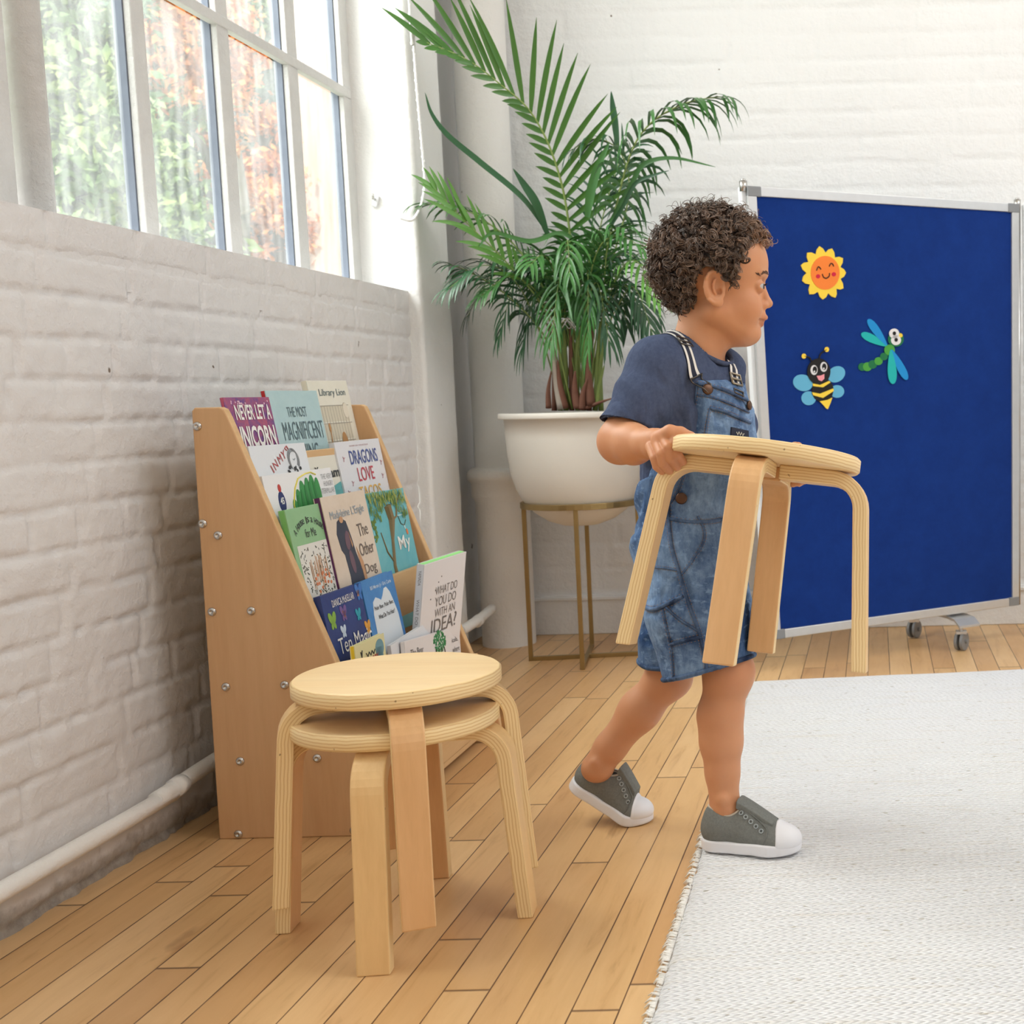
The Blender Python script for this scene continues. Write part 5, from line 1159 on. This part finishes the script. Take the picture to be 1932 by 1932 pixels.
for s,e in zip((-1,1),EYE):
    k=MB(); ps=project(skin,[H(1444-23*t**1.3,516.5-2.5*math.sin(math.pi*min(1,t*.9))+3.5*t*t,s*(.010+.030*t)) for t in np.linspace(0,1,34)],.0002)
    rgb=random.Random(int(50+s))
    for ip,p in enumerate(ps):
        for _ in range(int(2+3*math.sin(math.pi*(ip+.5)/len(ps)))):
            q=p+HL*rgb.uniform(-.001,.001)*s+Ux*rgb.uniform(-.0017,.0017); d=HL*s*.004+Ux*rgb.uniform(-.0005,.002)-HF*.0022
            pp=project(skin,[q,q+d*.5,q+d],.0003,3); k.tube(pp,[.00035,.0003,.0001],4)
    kid(k.build('eyebrow',M_HAIR_D,boy,smooth=True))
    k=MB()
    for t in np.linspace(-1,1,18):
        b0=e+HF*(.0118-.0022*t*t)+HL*(.0085*t+s*.0015)+Ux*(.0040-.0022*t*t); k.tube([b0-HF*.001,b0+HF*.0028+Ux*.0006,b0+HF*.0048+Ux*.0026+HL*t*.001],[.00038,.0003,.0001],4)
    for t in np.linspace(-1,1,14):
        b0=e+HF*(.0118-.0022*t*t)+HL*(.0085*t+s*.0015)+Ux*(.0040-.0022*t*t); b1=e+HF*(.0118-.0022*(t+.14)**2)+HL*(.0085*(t+.14)+s*.0015)+Ux*(.0040-.0022*(t+.14)**2); k.tube([b0,b1],.0006,5)
    kid(k.build('eyelashes',plain('lash',sr(40,28,22),.6),boy,smooth=True))

# hair
HLINE=[(1452,452),(1436,461),(1418,463),(1405,478),(1394,494),(1390,515),(1383,532),(1372,541),(1360,530),(1352,516),(1338,510),(1322,518),(1314,540),(1316,566),(1312,586),(1298,602),(1284,618),(1270,628),(1240,600),(1190,520),(1200,380),(1340,340),(1470,380)]
def in_hair(px,py):
    c=np.zeros(px.shape,bool); n=len(HLINE)
    for i in range(n):
        x0,y0=HLINE[i]; x1,y1=HLINE[(i+1)%n]; m_=((y0>py)!=(y1>py))&(px<(x1-x0)*(py-y0)/(y1-y0+1e-9)+x0); c^=m_
    return c
def to_px(P): return 1350+((P-O_)@HF)*CP/PXM, 540-((P-O_)@Ux)/PXM
HC_=H(1345,499); HR_=np.array([.0835,.0690,.0755])
def scalp(D, sc=1.): return HC_+(D*HR_*sc)@HAX
rg=np.random.default_rng(5)
nt,npn=170,240; th=np.linspace(0,math.pi,nt); ph=np.linspace(0,2*math.pi,npn,endpoint=False); T_,P_=np.meshgrid(th,ph,indexing='ij')
D=np.stack([np.sin(T_)*np.cos(P_),np.sin(T_)*np.sin(P_),np.cos(T_)],-1).reshape(-1,3); base=scalp(D,1.04); px,py=to_px(base)
mask=in_hair(px,py).astype(float).reshape(nt,npn)
for _ in range(4): mask=(mask+np.roll(mask,1,1)+np.roll(mask,-1,1)+np.vstack([mask[:1],mask[:-1]])+np.vstack([mask[1:],mask[-1:]]))/5
mask=mask.reshape(-1); nz=fbm(D[:,0]*11+20+D[:,2]*6, D[:,1]*11+30-D[:,2]*7, 4, 12)
sc=np.where(mask>.5,1.045+.075*nz*np.clip((mask-.5)*3,0,1),.86)
Vh=scalp(D,sc[:,None]); ii=np.arange(nt*npn).reshape(nt,npn); Fh=np.stack([ii[:-1],ii[1:],np.roll(ii,-1,1)[1:],np.roll(ii,-1,1)[:-1]],-1).reshape(-1,4)
keep=(sc[Fh]>1).all(1); Fh=Fh[keep]
th_=NT('curly_hair'); ha=th_.n('ShaderNodeAttribute',attribute_name='tint'); th_.set(th_.mix(1.0,(.135,.088,.062),ha.outputs['Color'],'MULTIPLY'),.34,0,.6)
M_HAIR=th_.m
# curly locks: each lock is a bundle of strands winding round one helix
NG=1500; D=rg.normal(size=(NG*3,3)); D/=np.linalg.norm(D,axis=1)[:,None]; R0=scalp(D,1.03); px,py=to_px(R0); ok=in_hair(px,py); D=D[ok][:NG]; R0=R0[ok][:NG]; px=px[ok][:NG]; py=py[ok][:NG]; NG=len(D)
N=(D/HR_)@HAX; N/=np.linalg.norm(N,axis=1)[:,None]
tdir=rg.normal(size=(NG,3))*.9-Ux*.25-HF*.15; tdir-=N*(tdir*N).sum(1)[:,None]; tdir/=np.linalg.norm(tdir,axis=1)[:,None]; bdir=np.cross(N,tdir)
short=np.clip((py-560)/60,0,1)*.45+np.clip((px-1405)/45,0,1)*.30
ln=rg.uniform(.009,.0195,NG)*(1-short); cr=rg.uniform(.0030,.0062,NG)*(1-.35*short); turns=rg.uniform(.9,1.9,NG)*rg.choice([-1,1],NG); ph0=rg.uniform(0,6.28,NG); gc=rg.uniform(.45,1.9,NG)
KP=17; M_=7; pts=[]; off1=rg.normal(size=(NG,M_))*.0012; off2=rg.normal(size=(NG,M_))*.0012; fr_=rg.random((NG,M_))<.08
for i in range(KP):
    t=i/(KP-1); a=(ph0+turns*2*math.pi*t)[:,None]+off1*40*t+fr_*t*rg.uniform(-1,1,(NG,M_))*0; r=cr[:,None]*min(1,t*3.5)*(1+off2*60)*(1+fr_*.5*t)
    p=R0[:,None,:]+N[:,None,:]*((ln*(1-(1-t)**1.7))[:,None]*(1+fr_*.45))[...,None]+tdir[:,None,:]*((ln*.6*t)[:,None]+off1)[...,None]+bdir[:,None,:]*off2[...,None]
    p=p+(tdir[:,None,:]*np.cos(a)[...,None]+(N*.72+bdir*.55)[:,None,:]*np.sin(a)[...,None])*r[...,None]
    pts.append(p.reshape(-1,3))
NS=NG*M_; pts=np.stack(pts,1); N2=np.repeat(N,M_,0); tg=np.gradient(pts,axis=1); tg/=np.linalg.norm(tg,axis=2)[...,None]+1e-9
u1=np.cross(tg,N2[:,None,:]); u1/=np.linalg.norm(u1,axis=2)[...,None]+1e-9; u2=np.cross(tg,u1); rad=.00072*np.array([1.1-.75*(i/(KP-1))**2 for i in range(KP)])[None,:,None]
ring=[pts+rad*(u1*math.cos(q)+u2*math.sin(q)) for q in (0,2.094,4.189)]; Vs=np.stack(ring,2).reshape(-1,3)
b=(np.arange(NS)[:,None]*KP+np.arange(KP-1)[None,:])*3; Fq=[]
for j in range(3): Fq.append(np.stack([b+j,b+(j+1)%3,b+3+(j+1)%3,b+3+j],-1).reshape(-1,4))
Fq=np.concatenate(Fq); colr=np.repeat(gc,M_)*rg.uniform(.8,1.25,NS); warm=np.clip((np.repeat(px,M_)-1375)/70,0,1)
CS=np.stack([colr*(1+.9*warm),colr*(1+.62*warm),colr*(1+.35*warm)],1).repeat(KP*3,0)
CH=np.full((len(Vh),3),.32); VV=np.concatenate([Vh,Vs]); FF=np.concatenate([Fh,Fq+len(Vh)])
kid(np_mesh('hair', VV, FF, M_HAIR, boy, True, np.concatenate([CH,CS])))

# t-shirt
AR0=W_(1241,700,1.952); ARm=W_(1210,760,1.925); AR1=W_(1183,803,1.905)
torso=[elp(W_(1308,778,BYD),TAX,(.086,.100,.112),.02), elp(W_(1318,868,BYD),TAX,(.088,.096,.10),.02), elp(W_(1308,940,BYD),TAX,(.082,.094,.08),.02)]
shl=[cap(W_(1243,690,1.955),W_(1300,676,BYD),.0430,.0460,.02), cap(W_(1300,676,BYD),W_(1360,702,2.10),.0460,.0400,.02)]
rsl=[cap(AR0,ARm,.0455,.0440,.02), cap(ARm,W_(1172,822,1.898),.0440,.0425,.01)]
lsl=[cap(SL,W_(1382,800,2.075),.043,.040,.02)]
hemn=(W_(1172,822,1.898)-ARm); hemn/=np.linalg.norm(hemn); hemn=hemn*.75+np.array([0,0,-1])*.5+np.array([.12,0,0]); hemn/=np.linalg.norm(hemn)
def halfspace(c,n): c=np.array(c); n=np.array(n); return lambda x,y,z:(x-c[0])*n[0]+(y-c[1])*n[1]+(z-c[2])*n[2]
def inter(prim,plane,k=.003): # primitive cut by a plane
    f=prim[1]; return [prim[0], lambda x,y,z: smax(f(x,y,z),plane(x,y,z),k), prim[2],prim[3],prim[4]]
pl=halfspace(W_(1182,803,1.90),hemn)
shirt=torso+shl+[inter(rsl[0],pl),inter(rsl[1],pl)]+lsl
shirt+= [minus(cap(W_(1170,825,1.897),W_(1183,801,1.905),.0345,.0345,.002),.002)]
shirt+= [minus(cap(H(1328,662),H(1338,590),.0435,.062,.003),.003)]
shirt+= [['-',halfspace(W_(1300,948,BYD),(0,0,-1)) if False else (lambda x,y,z: x*0+1.0),np.zeros(3),np.zeros(3),.001]][:0]
shirt_cut=[['&',lambda x,y,z:(W_(1300,960,BYD)[2]-z)+x*0,None,None,.004]]
lo=np.min([p[2] for p in shirt if p[0]=='+'],0)-.008; hi=np.max([p[3] for p in shirt if p[0]=='+'],0)+.008; lo[2]=W_(1300,975,BYD)[2]
V,Q=mesh_sdf(shirt+shirt_cut, lo, hi, .0030, 1)
def wrinkle(V,prims,amp,fr,seed,direction=(1,.3,1)):
    G=sdf_grad(prims,V,.0015); a=(V@np.array([1.0,.4,.25]))*fr; b_=(V@np.array([-.3,.5,1.0]))*fr*.55
    h=fbm(a+50,b_+50+1.6*fbm(a*.7+9,b_*.7+4,2,seed+3),3,seed)-.5; r=.30-np.abs(h)*3.2
    return V+G*(amp*(h*1.2+.5*r))[:,None]
V=wrinkle(V,shirt,.0120,20,3)
ts=NT('navy_jersey'); ts.set(ts.mix(ts.noise(ts.coord(),160,3,.7),sr(58,67,92),sr(86,97,124)),.9,0,.15); b0=ts.bump(ts.noise(ts.coord('Object',(1,1,.45),(.5,.6,.3)),15,3,.5,1.2),.75,.014); ts.bump(ts.noise(ts.coord(),700,2),.25,.0008,b0)
kid(np_mesh('t_shirt', V, Q, ts.m, boy))
kr=[]; 
for a in np.linspace(0,2*math.pi,40):
    c0=H(1328,652); e1=TF; e2=TS; kr.append(c0+e1*.0490*math.cos(a)+e2*.0465*math.sin(a)-np.array([0,0,1])*(.006+.022*math.cos(a)))
kr=project(shirt,kr,.0006,6)
for _ in range(3): kr=(kr+np.roll(kr[:-1],1,0)[np.r_[0:len(kr)-1,0]]*.5+np.roll(kr[:-1],-1,0)[np.r_[0:len(kr)-1,0]]*.5)/2
k=MB(); k.tube(list(kr),.0042,10); kid(k.build('collar', ts.m, boy, smooth=True))
k=MB(); hm=[]
hc=W_(1179,809,1.902); e1=np.cross(hemn,np.array([0,1,0])); e1/=np.linalg.norm(e1); e2=np.cross(hemn,e1)
# dungarees
def zpx(py): return W_(1310,py,BYD)[2]
TC=W_(1312,860,BYD)
def bibregion(x,y,z):
    a=(x-TC[0])*TF[0]+(y-TC[1])*TF[1]; b=(x-TC[0])*TS[0]+(y-TC[1])*TS[1]
    t=np.clip((zpx(722)-z)/(zpx(722)-zpx(935)),0,1); w=.066+.004*t+.075*t**4
    back=-.02-.12*np.clip((t-.80)/.2,0,1)
    side=np.abs(b)-w; d=np.maximum(side, back-a); return np.maximum(d, z-zpx(720))
def bibf(x,y,z):
    d=run(torso,x,y,z)-.0065; return smax(d,bibregion(x,y,z),.003)
bib=['+',bibf,np.array([TC[0]-.13,TC[1]-.14,zpx(990)]),np.array([TC[0]+.13,TC[1]+.14,zpx(715)]),.004]
n1=W_(1337,1262,1.965)-W_(1300,1030,1.985); n1/=np.linalg.norm(n1); n1=n1+np.array([.12,0,0]); n1/=np.linalg.norm(n1)
p1=halfspace(W_(1337,1262,1.965),n1); p2=halfspace(W_(1270,1252,2.09),(W_(1270,1252,2.09)-W_(1295,1040,2.08))/np.linalg.norm(W_(1270,1252,2.09)-W_(1295,1040,2.08)))
shorts=[elp(W_(1310,985,BYD),TAX,(.088,.100,.085),.02), elp(W_(1290,1040,BYD),TAX,(.078,.098,.075),.02),
  inter(cap(W_(1306,1030,1.99),W_(1318,1150,1.975),.078,.080,.02),p1), inter(cap(W_(1318,1150,1.975),W_(1346,1310,1.962),.080,.070,.02),p1),
  inter(cap(W_(1292,1040,2.075),W_(1268,1300,2.095),.076,.056,.02),p2), bib,
  minus(cap(W_(1336,1240,1.966),W_(1350,1330,1.962),.0625,.066,.002),.002), minus(cap(W_(1274,1232,2.092),W_(1262,1310,2.095),.052,.054,.002),.002)]
lo=np.min([p[2] for p in shorts if p[0]=='+'],0)-.008; hi=np.max([p[3] for p in shorts if p[0]=='+'],0)+.008; hi[2]=zpx(708)
V,Q=mesh_sdf(shorts, lo, hi, .0030, 1)
V=wrinkle(V,shorts,.0095,26,13)
def denim(name,dark,light):
    t=NT(name); f=t.noise(t.coord('Object',(1,1,.8)),9,5,.65,.6); g=t.noise(t.coord('Object',(1,1,.35)),120,4,.8)
    c=t.mix(t.ramp(f,[(.36,(0,0,0)),(.62,(1,1,1))]),dark,light); c=t.mix(.75,c,t.ramp(g,[(.35,(.45,.52,.62)),(.6,(1.,1.,1.))]),'MULTIPLY'); c=t.mix(t.ramp(t.noise(t.coord('Object',(1,1,2)),55,3,.6),[(.55,(0,0,0)),(.72,(.55,.55,.55))]),c,tuple(min(1,q*1.25) for q in light))
    t.set(c,.85,0,.15); b0=t.bump(t.noise(t.coord('Object',(1,1,.6),(.3,.5,0)),20,3,.5,1.4),.6,.010); t.bump(g,.4,.0012,b0); return t.m
M_DEN=denim('washed_denim',sr(58,86,128),sr(134,162,196)); M_DEN_D=denim('denim_seam',sr(34,48,76),sr(104,128,162))
ov=kid(np_mesh('dungarees', V, Q, M_DEN, boy))
allc=shorts
M_THREAD=plain('pale_thread',sr(188,180,160),.7); M_TAN=plain('tan_thread',sr(150,116,82),.7)
def trace(prims, x, y, y0=1.80, y1=2.2):
    d=ray(x,y); t=(y0-CAM[1])/d[1]
    for _ in range(70):
        p=CAM+d*t; v=float(sdf_pts(prims,p[None])[0]); t+=max(v*.8,.0003)/np.linalg.norm(d)
        if v<.0004 or p[1]>y1: break
    return CAM+d*t
def surf_path(prims, px, n=5): 
    P=spline([(a,b,0) for a,b in px],n); return [trace(prims,q[0],q[1]) for q in P]
def seam(name, px, w=.0030, mat=None, stitches=True, prims=None, par=None, n=5):
    prims=prims or shorts; P=surf_path(prims,px,n); P=list(project(prims,P,.0016,3)); k=MB(); k.tube(P,w*.5,8)
    o=kid(k.build(name, mat or M_DEN_D, boy, smooth=True))
    if stitches:
        k=MB(); G=sdf_grad(prims,np.array(P)); L=0
        for i in range(len(P)-1):
            T=P[i+1]-P[i]; l=np.linalg.norm(T); T=T/(l+1e-9); S=np.cross(T,G[i]); m_=max(1,int(l/.0036))
            for j in range(m_):
                a=P[i]+T*l*j/m_; 
                for sg in (-1,1): k.tube([a+S*sg*w*.78+G[i]*.0004,a+T*.0022+S*sg*w*.78+G[i]*.0004],.00035,4)
        if k.v: kid(k.build('stitching', M_TAN, boy))
seam('outseam',[(1262,945),(1263,985),(1268,1030),(1282,1080),(1300,1140),(1318,1190),(1330,1240),(1334,1265)],.0050)
seam('pocket_seam',[(1316,975),(1328,1000),(1326,1025),(1308,1055),(1286,1085)],.0034)
seam('pocket_seam',[(1232,1070),(1256,1072),(1280,1076)],.0034)
seam('hammer_loop',[(1212,1140),(1232,1150),(1260,1140),(1290,1125)],.0065)
seam('cargo_seam',[(1252,1150),(1258,1180),(1266,1215),(1270,1250),(1272,1282)],.0040)
seam('cargo_seam',[(1258,1146),(1282,1168),(1318,1190)],.0044)
seam('cargo_seam',[(1266,1215),(1290,1209),(1322,1201)],.0060)
seam('waist_seam',[(1243,962),(1262,978),(1300,985),(1345,984),(1380,975)],.0050)
seam('waist_seam',[(1240,930),(1262,950),(1280,925),(1291,895)],.0034)
# hems
def hem_ring(name,c,nrm,r,th=.0040):
    e1=np.cross(nrm,np.array([0,1,0.])); e1/=np.linalg.norm(e1); e2=np.cross(nrm,e1); P=[c-nrm*.004+(e1*math.cos(a)+e2*math.sin(a))*r for a in np.linspace(0,2*math.pi,44)]
    P=list(project(shorts,P,.0010,4)); P[-1]=P[0]; k=MB(); k.tube(P,th,8,caps=False); kid(k.build(name,M_DEN_D,boy,smooth=True))
hem_ring('leg_hem',W_(1337,1262,1.965),n1,.072); hem_ring('leg_hem',W_(1270,1252,2.09),np.array([0,0,-1.]),.058)
# bib: top band, edges, pocket, label, buttons
seam('bib_edge',[(1316,724),(1345,730),(1380,743),(1408,756)],.0048); seam('bib_edge',[(1317,726),(1312,760),(1304,795),(1297,822)],.0040)
seam('bib_seam',[(1315,745),(1345,751),(1380,764),(1412,778)],.0030)
seam('pocket_edge',[(1338,770),(1365,777),(1395,790),(1414,798)],.0050); seam('pocket_edge',[(1338,771),(1333,800),(1330,826)],.0030)
lb=[trace(shorts,x,y) for x,y in ((1378,806),(1410,813),(1411,840),(1377,833))]; g_=sdf_grad(shorts,np.array(lb)).mean(0)
k=MB(); k.add([p+g_*t for t in (.0005,.0030) for p in lb],[(3,2,1,0),(4,5,6,7),(0,1,5,4),(1,2,6,5),(2,3,7,6),(3,0,4,7)]); kid(k.build('pocket_label', plain('label_navy',sr(34,40,58),.8), boy))
c0=sum(lb)/4+g_*.0036; k=MB(); eu_=(lb[1]-lb[0])/np.linalg.norm(lb[1]-lb[0]); ev_=np.cross(g_,eu_)
zz=[(-.010,.005),(-.007,.001),(-.004,.006),(-.001,.001),(.002,.006),(.005,.001),(.008,.005)]
k.tube([c0+eu_*a+ev_*b for a,b in zz],.0008,5); k.tube([c0+eu_*a+ev_*(b-.007) for a,b in ((-.004,.0),(0,-.003),(.004,.001))],.0008,5); kid(k.build('label_mark', plain('thread_white',sr(220,216,204),.7), boy))
M_COPPER=plain('antique_button',sr(96,72,58),.4,.8); M_GUN=plain('buckle_metal',sr(92,88,84),.3,.9)
def button(px,py,prims,r=.0085):
    p=trace(prims,px,py); g=sdf_grad(prims,p[None])[0]; k=MB(); k.tube([p+g*.001,p+g*.004,p+g*.0052],[r,r,r*.7],20); kid(k.build('button',M_COPPER,boy,smooth=True))
button(1334,735,shorts); button(1286,940,shorts,.0090); button(1411,765,shorts,.0075)
# straps
allt=shirt+[bib]
def ribbon(name, pts, w, prims, off=.0022):
    P=project(prims,pts,off,5); G=sdf_grad(prims,P,.004); n=len(P); cols=[-1,-.92,-.42,-.36,.36,.42,.92,1]; mi=[1,0,1,1,1,0,1]; k=MB(); V=[]
    for i in range(n):
        T=P[min(i+1,n-1)]-P[max(i-1,0)]; T/=np.linalg.norm(T); S=np.cross(T,G[i]); S/=np.linalg.norm(S)
        for c in cols: V.append(P[i]+S*c*w/2+G[i]*.0012)
        for c in cols: V.append(P[i]+S*c*w/2-G[i]*.0012)
    m_=len(cols)*2; q=len(cols)
    for j in range(q-1): k.add([V[i*m_+jj] for i in range(n) for jj in (j,j+1)],[(i*2,i*2+1,(i+1)*2+1,(i+1)*2) for i in range(n-1)],mi[j])
    k.add([V[i*m_+jj] for i in range(n) for jj in (0,q)],[(i*2,(i+1)*2,(i+1)*2+1,i*2+1) for i in range(n-1)],1); k.add([V[i*m_+jj] for i in range(n) for jj in (q-1,2*q-1)],[(i*2,i*2+1,(i+1)*2+1,(i+1)*2) for i in range(n-1)],1)
    kid(k.build(name,[plain('strap_white',sr(228,224,216),.8),plain('strap_navy',sr(30,36,56),.8)],boy,smooth=True)); return P,G
sp=spline([W_(1222,760,2.07),W_(1226,700,2.05),W_(1240,655,2.02),W_(1262,633,1.985),W_(1283,642,1.962),W_(1298,664,1.948),W_(1312,690,1.940),W_(1322,708,1.935)],6)
PS,GS=ribbon('shoulder_strap',sp,.023,shirt)
sp2=spline([W_(1286,668,1.950),W_(1300,690,1.945),W_(1311,712-4,1.938)],5)
sp3=spline([W_(1370,690,2.03),W_(1385,708,2.0),W_(1398,730,1.99),W_(1407,752,1.98)],6)
PS3,GS3=ribbon('shoulder_strap',sp3,.021,shirt)
def frame_at(P,G,i,w,h,name,mat,r=.0011):
    T=P[min(i+1,len(P)-1)]-P[max(i-1,0)]; T/=np.linalg.norm(T); S=np.cross(T,G[i]); S/=np.linalg.norm(S); c=P[i]+G[i]*.0030
    k=MB(); q=[c+S*w/2+T*h/2,c+S*w/2-T*h/2,c-S*w/2-T*h/2,c-S*w/2+T*h/2]; k.tube([q[0],q[1],q[2],q[3],q[0]],r,8); k.tube([c+S*w/2,c-S*w/2],r,8); kid(k.build(name,mat,boy,smooth=True))
frame_at(PS,GS,len(PS)*62//100,.027,.016,'strap_slider',M_GUN); 
e_=PS[-1]; d_=PS[-1]-PS[-3]; d_/=np.linalg.norm(d_); S_=np.cross(d_,GS[-1]); S_/=np.linalg.norm(S_); g0=GS[-1]
k=MB(); c=e_+g0*.003; k.tube([c+S_*.013,c-S_*.013],.0013,8)
btn=trace(shorts,1334,735)+sdf_grad(shorts,trace(shorts,1334,735)[None])[0]*.004
k.tube(spline([c+S_*.012,c+S_*.009+d_*.008,btn+S_*.008-d_*.004,btn+d_*.008,btn-S_*.008-d_*.004,c-S_*.009+d_*.008,c-S_*.012],5),.0012,8); kid(k.build('strap_hook',M_GUN,boy,smooth=True))
frame_at(PS3,GS3,len(PS3)*45//100,.026,.018,'strap_slider',plain('pewter',sr(150,140,124),.35,.9),.0018); frame_at(PS3,GS3,len(PS3)*80//100,.024,.012,'strap_hook',M_GUN,.0014)

# shoes
M_CANV=NT('grey_canvas'); M_CANV.set(M_CANV.mix(M_CANV.noise(M_CANV.coord('Object',(1,1,1)),260,4,.8),sr(96,98,95),sr(140,142,137)),.9,0,.15); M_CANV.bump(M_CANV.noise(M_CANV.coord(),500,2),.3,.001); M_CANV=M_CANV.m
M_RUB=plain('white_rubber',sr(232,232,236),.45); M_LIN=plain('shoe_lining',sr(196,186,172),.9); M_EYL=plain('grey_eyelet',sr(158,164,164),.4); M_INS=plain('shoe_inside',sr(60,58,56),.9)
I3=np.eye(3)
def shoe(name,label,origin,yaw,bend=0,roll=0):
    root=empty(name,tuple(origin),None,None,None,(0,0,yaw)); root.parent=boy; root.location=Vector(origin)-bo_
    R=lambda a: np.array([[math.cos(a),0,math.sin(a)],[0,1,0],[-math.sin(a),0,math.cos(a)]])
    def bendf(V):
        if not bend: return V
        V=np.array(V,float); x=V[:,0]; z=V[:,2]; x0,wd=.140,.030; t=np.clip((x0-x)/wd,0,1); ang=bend*np.where(x<x0-wd,1,t**1.0)
        # integrate a circular arc between x0 and x0-wd
        kx=bend/wd; s=np.clip(x0-x,0,wd); cx=x0-np.where(kx*s>1e-6,np.sin(kx*s)/kx,s); cz=(1-np.cos(kx*s))/kx; ext=np.clip(x0-wd-x,0,None)
        cx=cx-ext*np.cos(ang); cz=cz+ext*np.sin(ang); nx,nz=-np.sin(ang)*-1.0,np.cos(ang)
        fwd=np.clip(x-x0,0,None); return np.stack([cx+fwd+nx*z, V[:,1], cz+nz*z],1)
    up=[elp((.033,0,.034),I3,(.031,.0285,.030),.012), elp((.075,0,.030),R(.35).T,(.046,.0305,.032),.015), elp((.124,0,.020),I3,(.040,.0325,.0235),.015), cap((.078,0,.052),(.118,0,.036),.0205,.015,.012), cap((.030,0,.030),(.030,0,.052),.0265,.0225,.01)]
    open_=[minus(elp((.046,0,.076),R(-.15),(.031,.0205,.036),.002),.002)]
    cut=[['&',lambda x,y,z:(.010-z)+x*0+y*0,None,None,.002]]
    lo=(-.01,-.045,-.004); hi=(.178,.045,.095)
    def sole2(x,y,z):
        d=run([cap((.031,0,0),(.075,-.001,0),.0300,.0280,.01),cap((.075,-.001,0),(.118,0,0),.0280,.0345,.01),cap((.118,0,0),(.134,.001,0),.0345,.0300,.01)],x,y,z*0)
        zz=np.abs(z-.0095)-.0095+.003*np.clip((x-.13)/.04,0,1); return smax(d,zz,.004)
    h=.0017
    V,Q=mesh_sdf([['+',sole2,np.array([0,-.04,0]),np.array([.17,.04,.02]),.001]],lo,hi,h,1); V=bendf(V); np_mesh('sole',V,Q,M_RUB,root)
    V,Q=mesh_sdf(up+open_+cut,lo,hi,h,1); G=sdf_grad(up,V); Vn=bendf(V); o=np_mesh('canvas_upper',Vn,Q,M_CANV,root)
    o.data.materials.append(M_LIN); o.data.materials.append(M_INS)
    c_=V[Q].mean(1); dd=sdf_pts(up,c_); mi=np.where(dd<-.0012,1,0); mi=np.where((dd<-.004),2,mi); o.data.polygons.foreach_set('material_index',mi.astype(np.int32))
    dil=lambda off:['+',lambda x,y,z: run(up,x,y,z)-off,np.array([.1,-.045,0]),np.array([.175,.045,.07]),.001]
    capc=['&',lambda x,y,z: smax((.1245+.10*(z-.02)+8*y*y)-x, z-.06,.001),None,None,.0012]
    V,Q=mesh_sdf([dil(.0016),capc]+cut,lo,hi,h,1); V=bendf(V); np_mesh('toe_cap',V,Q,M_RUB,root)
    # tongue and facings
    tv=[]; 
    for i in range(9):
        t=i/8; x=.066+.058*t; z=.0835-.034*t**1.1; wdt=.0175-.002*t
        for s in (-1,-.5,.5,1): tv.append((x,s*wdt,z-.004*abs(s)**2*1.0+.0012))
    for i in range(9):
        t=i/8; x=.066+.058*t; z=.0835-.034*t**1.1; wdt=.0175-.002*t
        for s in (-1,-.5,.5,1): tv.append((x-.001,s*wdt,z-.004*abs(s)**2-.010))
    F=[(i*4+j,i*4+j+1,(i+1)*4+j+1,(i+1)*4+j) for i in range(8) for j in range(3)]; n0=36
    F+=[(n0+i*4+j,n0+(i+1)*4+j,n0+(i+1)*4+j+1,n0+i*4+j+1) for i in range(8) for j in range(3)]
    F+=[(i*4,(i+1)*4,n0+(i+1)*4,n0+i*4) for i in range(8)]+[(i*4+3,n0+i*4+3,n0+(i+1)*4+3,(i+1)*4+3) for i in range(8)]+[(j,n0+j,n0+j+1,j+1) for j in range(3)]
    MB().add(bendf(tv),F).build('tongue',M_CANV,root,bevel=.0012)
    for s in (-1,1):
        e=project(up,[(.074+.0085*i,s*(.0205+.0012*i),.0655-.0066*i) for i in range(5)],.0010,5); G=sdf_grad(up,e); k=MB()
        for p,g in zip(e,G):
            a1=np.cross(g,np.array([1.,0,0])); a1/=np.linalg.norm(a1); a2=np.cross(g,a1)
            ring=[p+(a1*math.cos(a)+a2*math.sin(a))*.0030 for a in np.linspace(0,2*math.pi,13)]
            kk=MB(); kk.tube(ring,.0011,6,caps=False); kk.v=[tuple(q) for q in bendf(kk.v)]; kk.build('eyelet',M_EYL,root,smooth=True)
        # edge piping of the facing
        f=project(up,[(.068,s*.0185,.073),(.078,s*.0160,.071),(.092,s*.0165,.0600),(.106,s*.018,.050),(.116,s*.021,.041),(.1175,s*.027,.030),(.112,s*.031,.020)],.0008,5)
        k=MB(); k.tube(spline(list(f),4),.0011,6); k.v=[tuple(q) for q in bendf(k.v)]; k.build('facing_edge',M_CANV,root,smooth=True)
    op_=[['+',open_[0][1],open_[0][2],open_[0][3],.002]]
    rim=np.array([(.046+.0285*math.cos(a),.0200*math.sin(a),.058) for a in np.linspace(0,2*math.pi,41)])
    for _ in range(14): rim=project(up,rim,-.0006,1); rim=project(op_,rim,.0006,1)
    k=MB(); k.tube(list(rim),.0019,8,caps=False); k.v=[tuple(q) for q in bendf(k.v)]; k.build('ankle_lining',M_LIN,root,smooth=True)
    return root
hb=atZ(1324,1600,.0095); tb=atZ(1512,1612,.0095); yw=math.atan2(tb[1]-hb[1],tb[0]-hb[0])
shoe('slip_on_shoe','',(hb[0],hb[1]+.006,.0112),yw)
tp=atZ(1230,1552,.0); yw2=math.radians(-7); L_=.163
shoe('slip_on_shoe','',(tp[0]-math.cos(yw2)*L_,tp[1]-math.sin(yw2)*L_+.004,0),yw2,bend=math.radians(31))
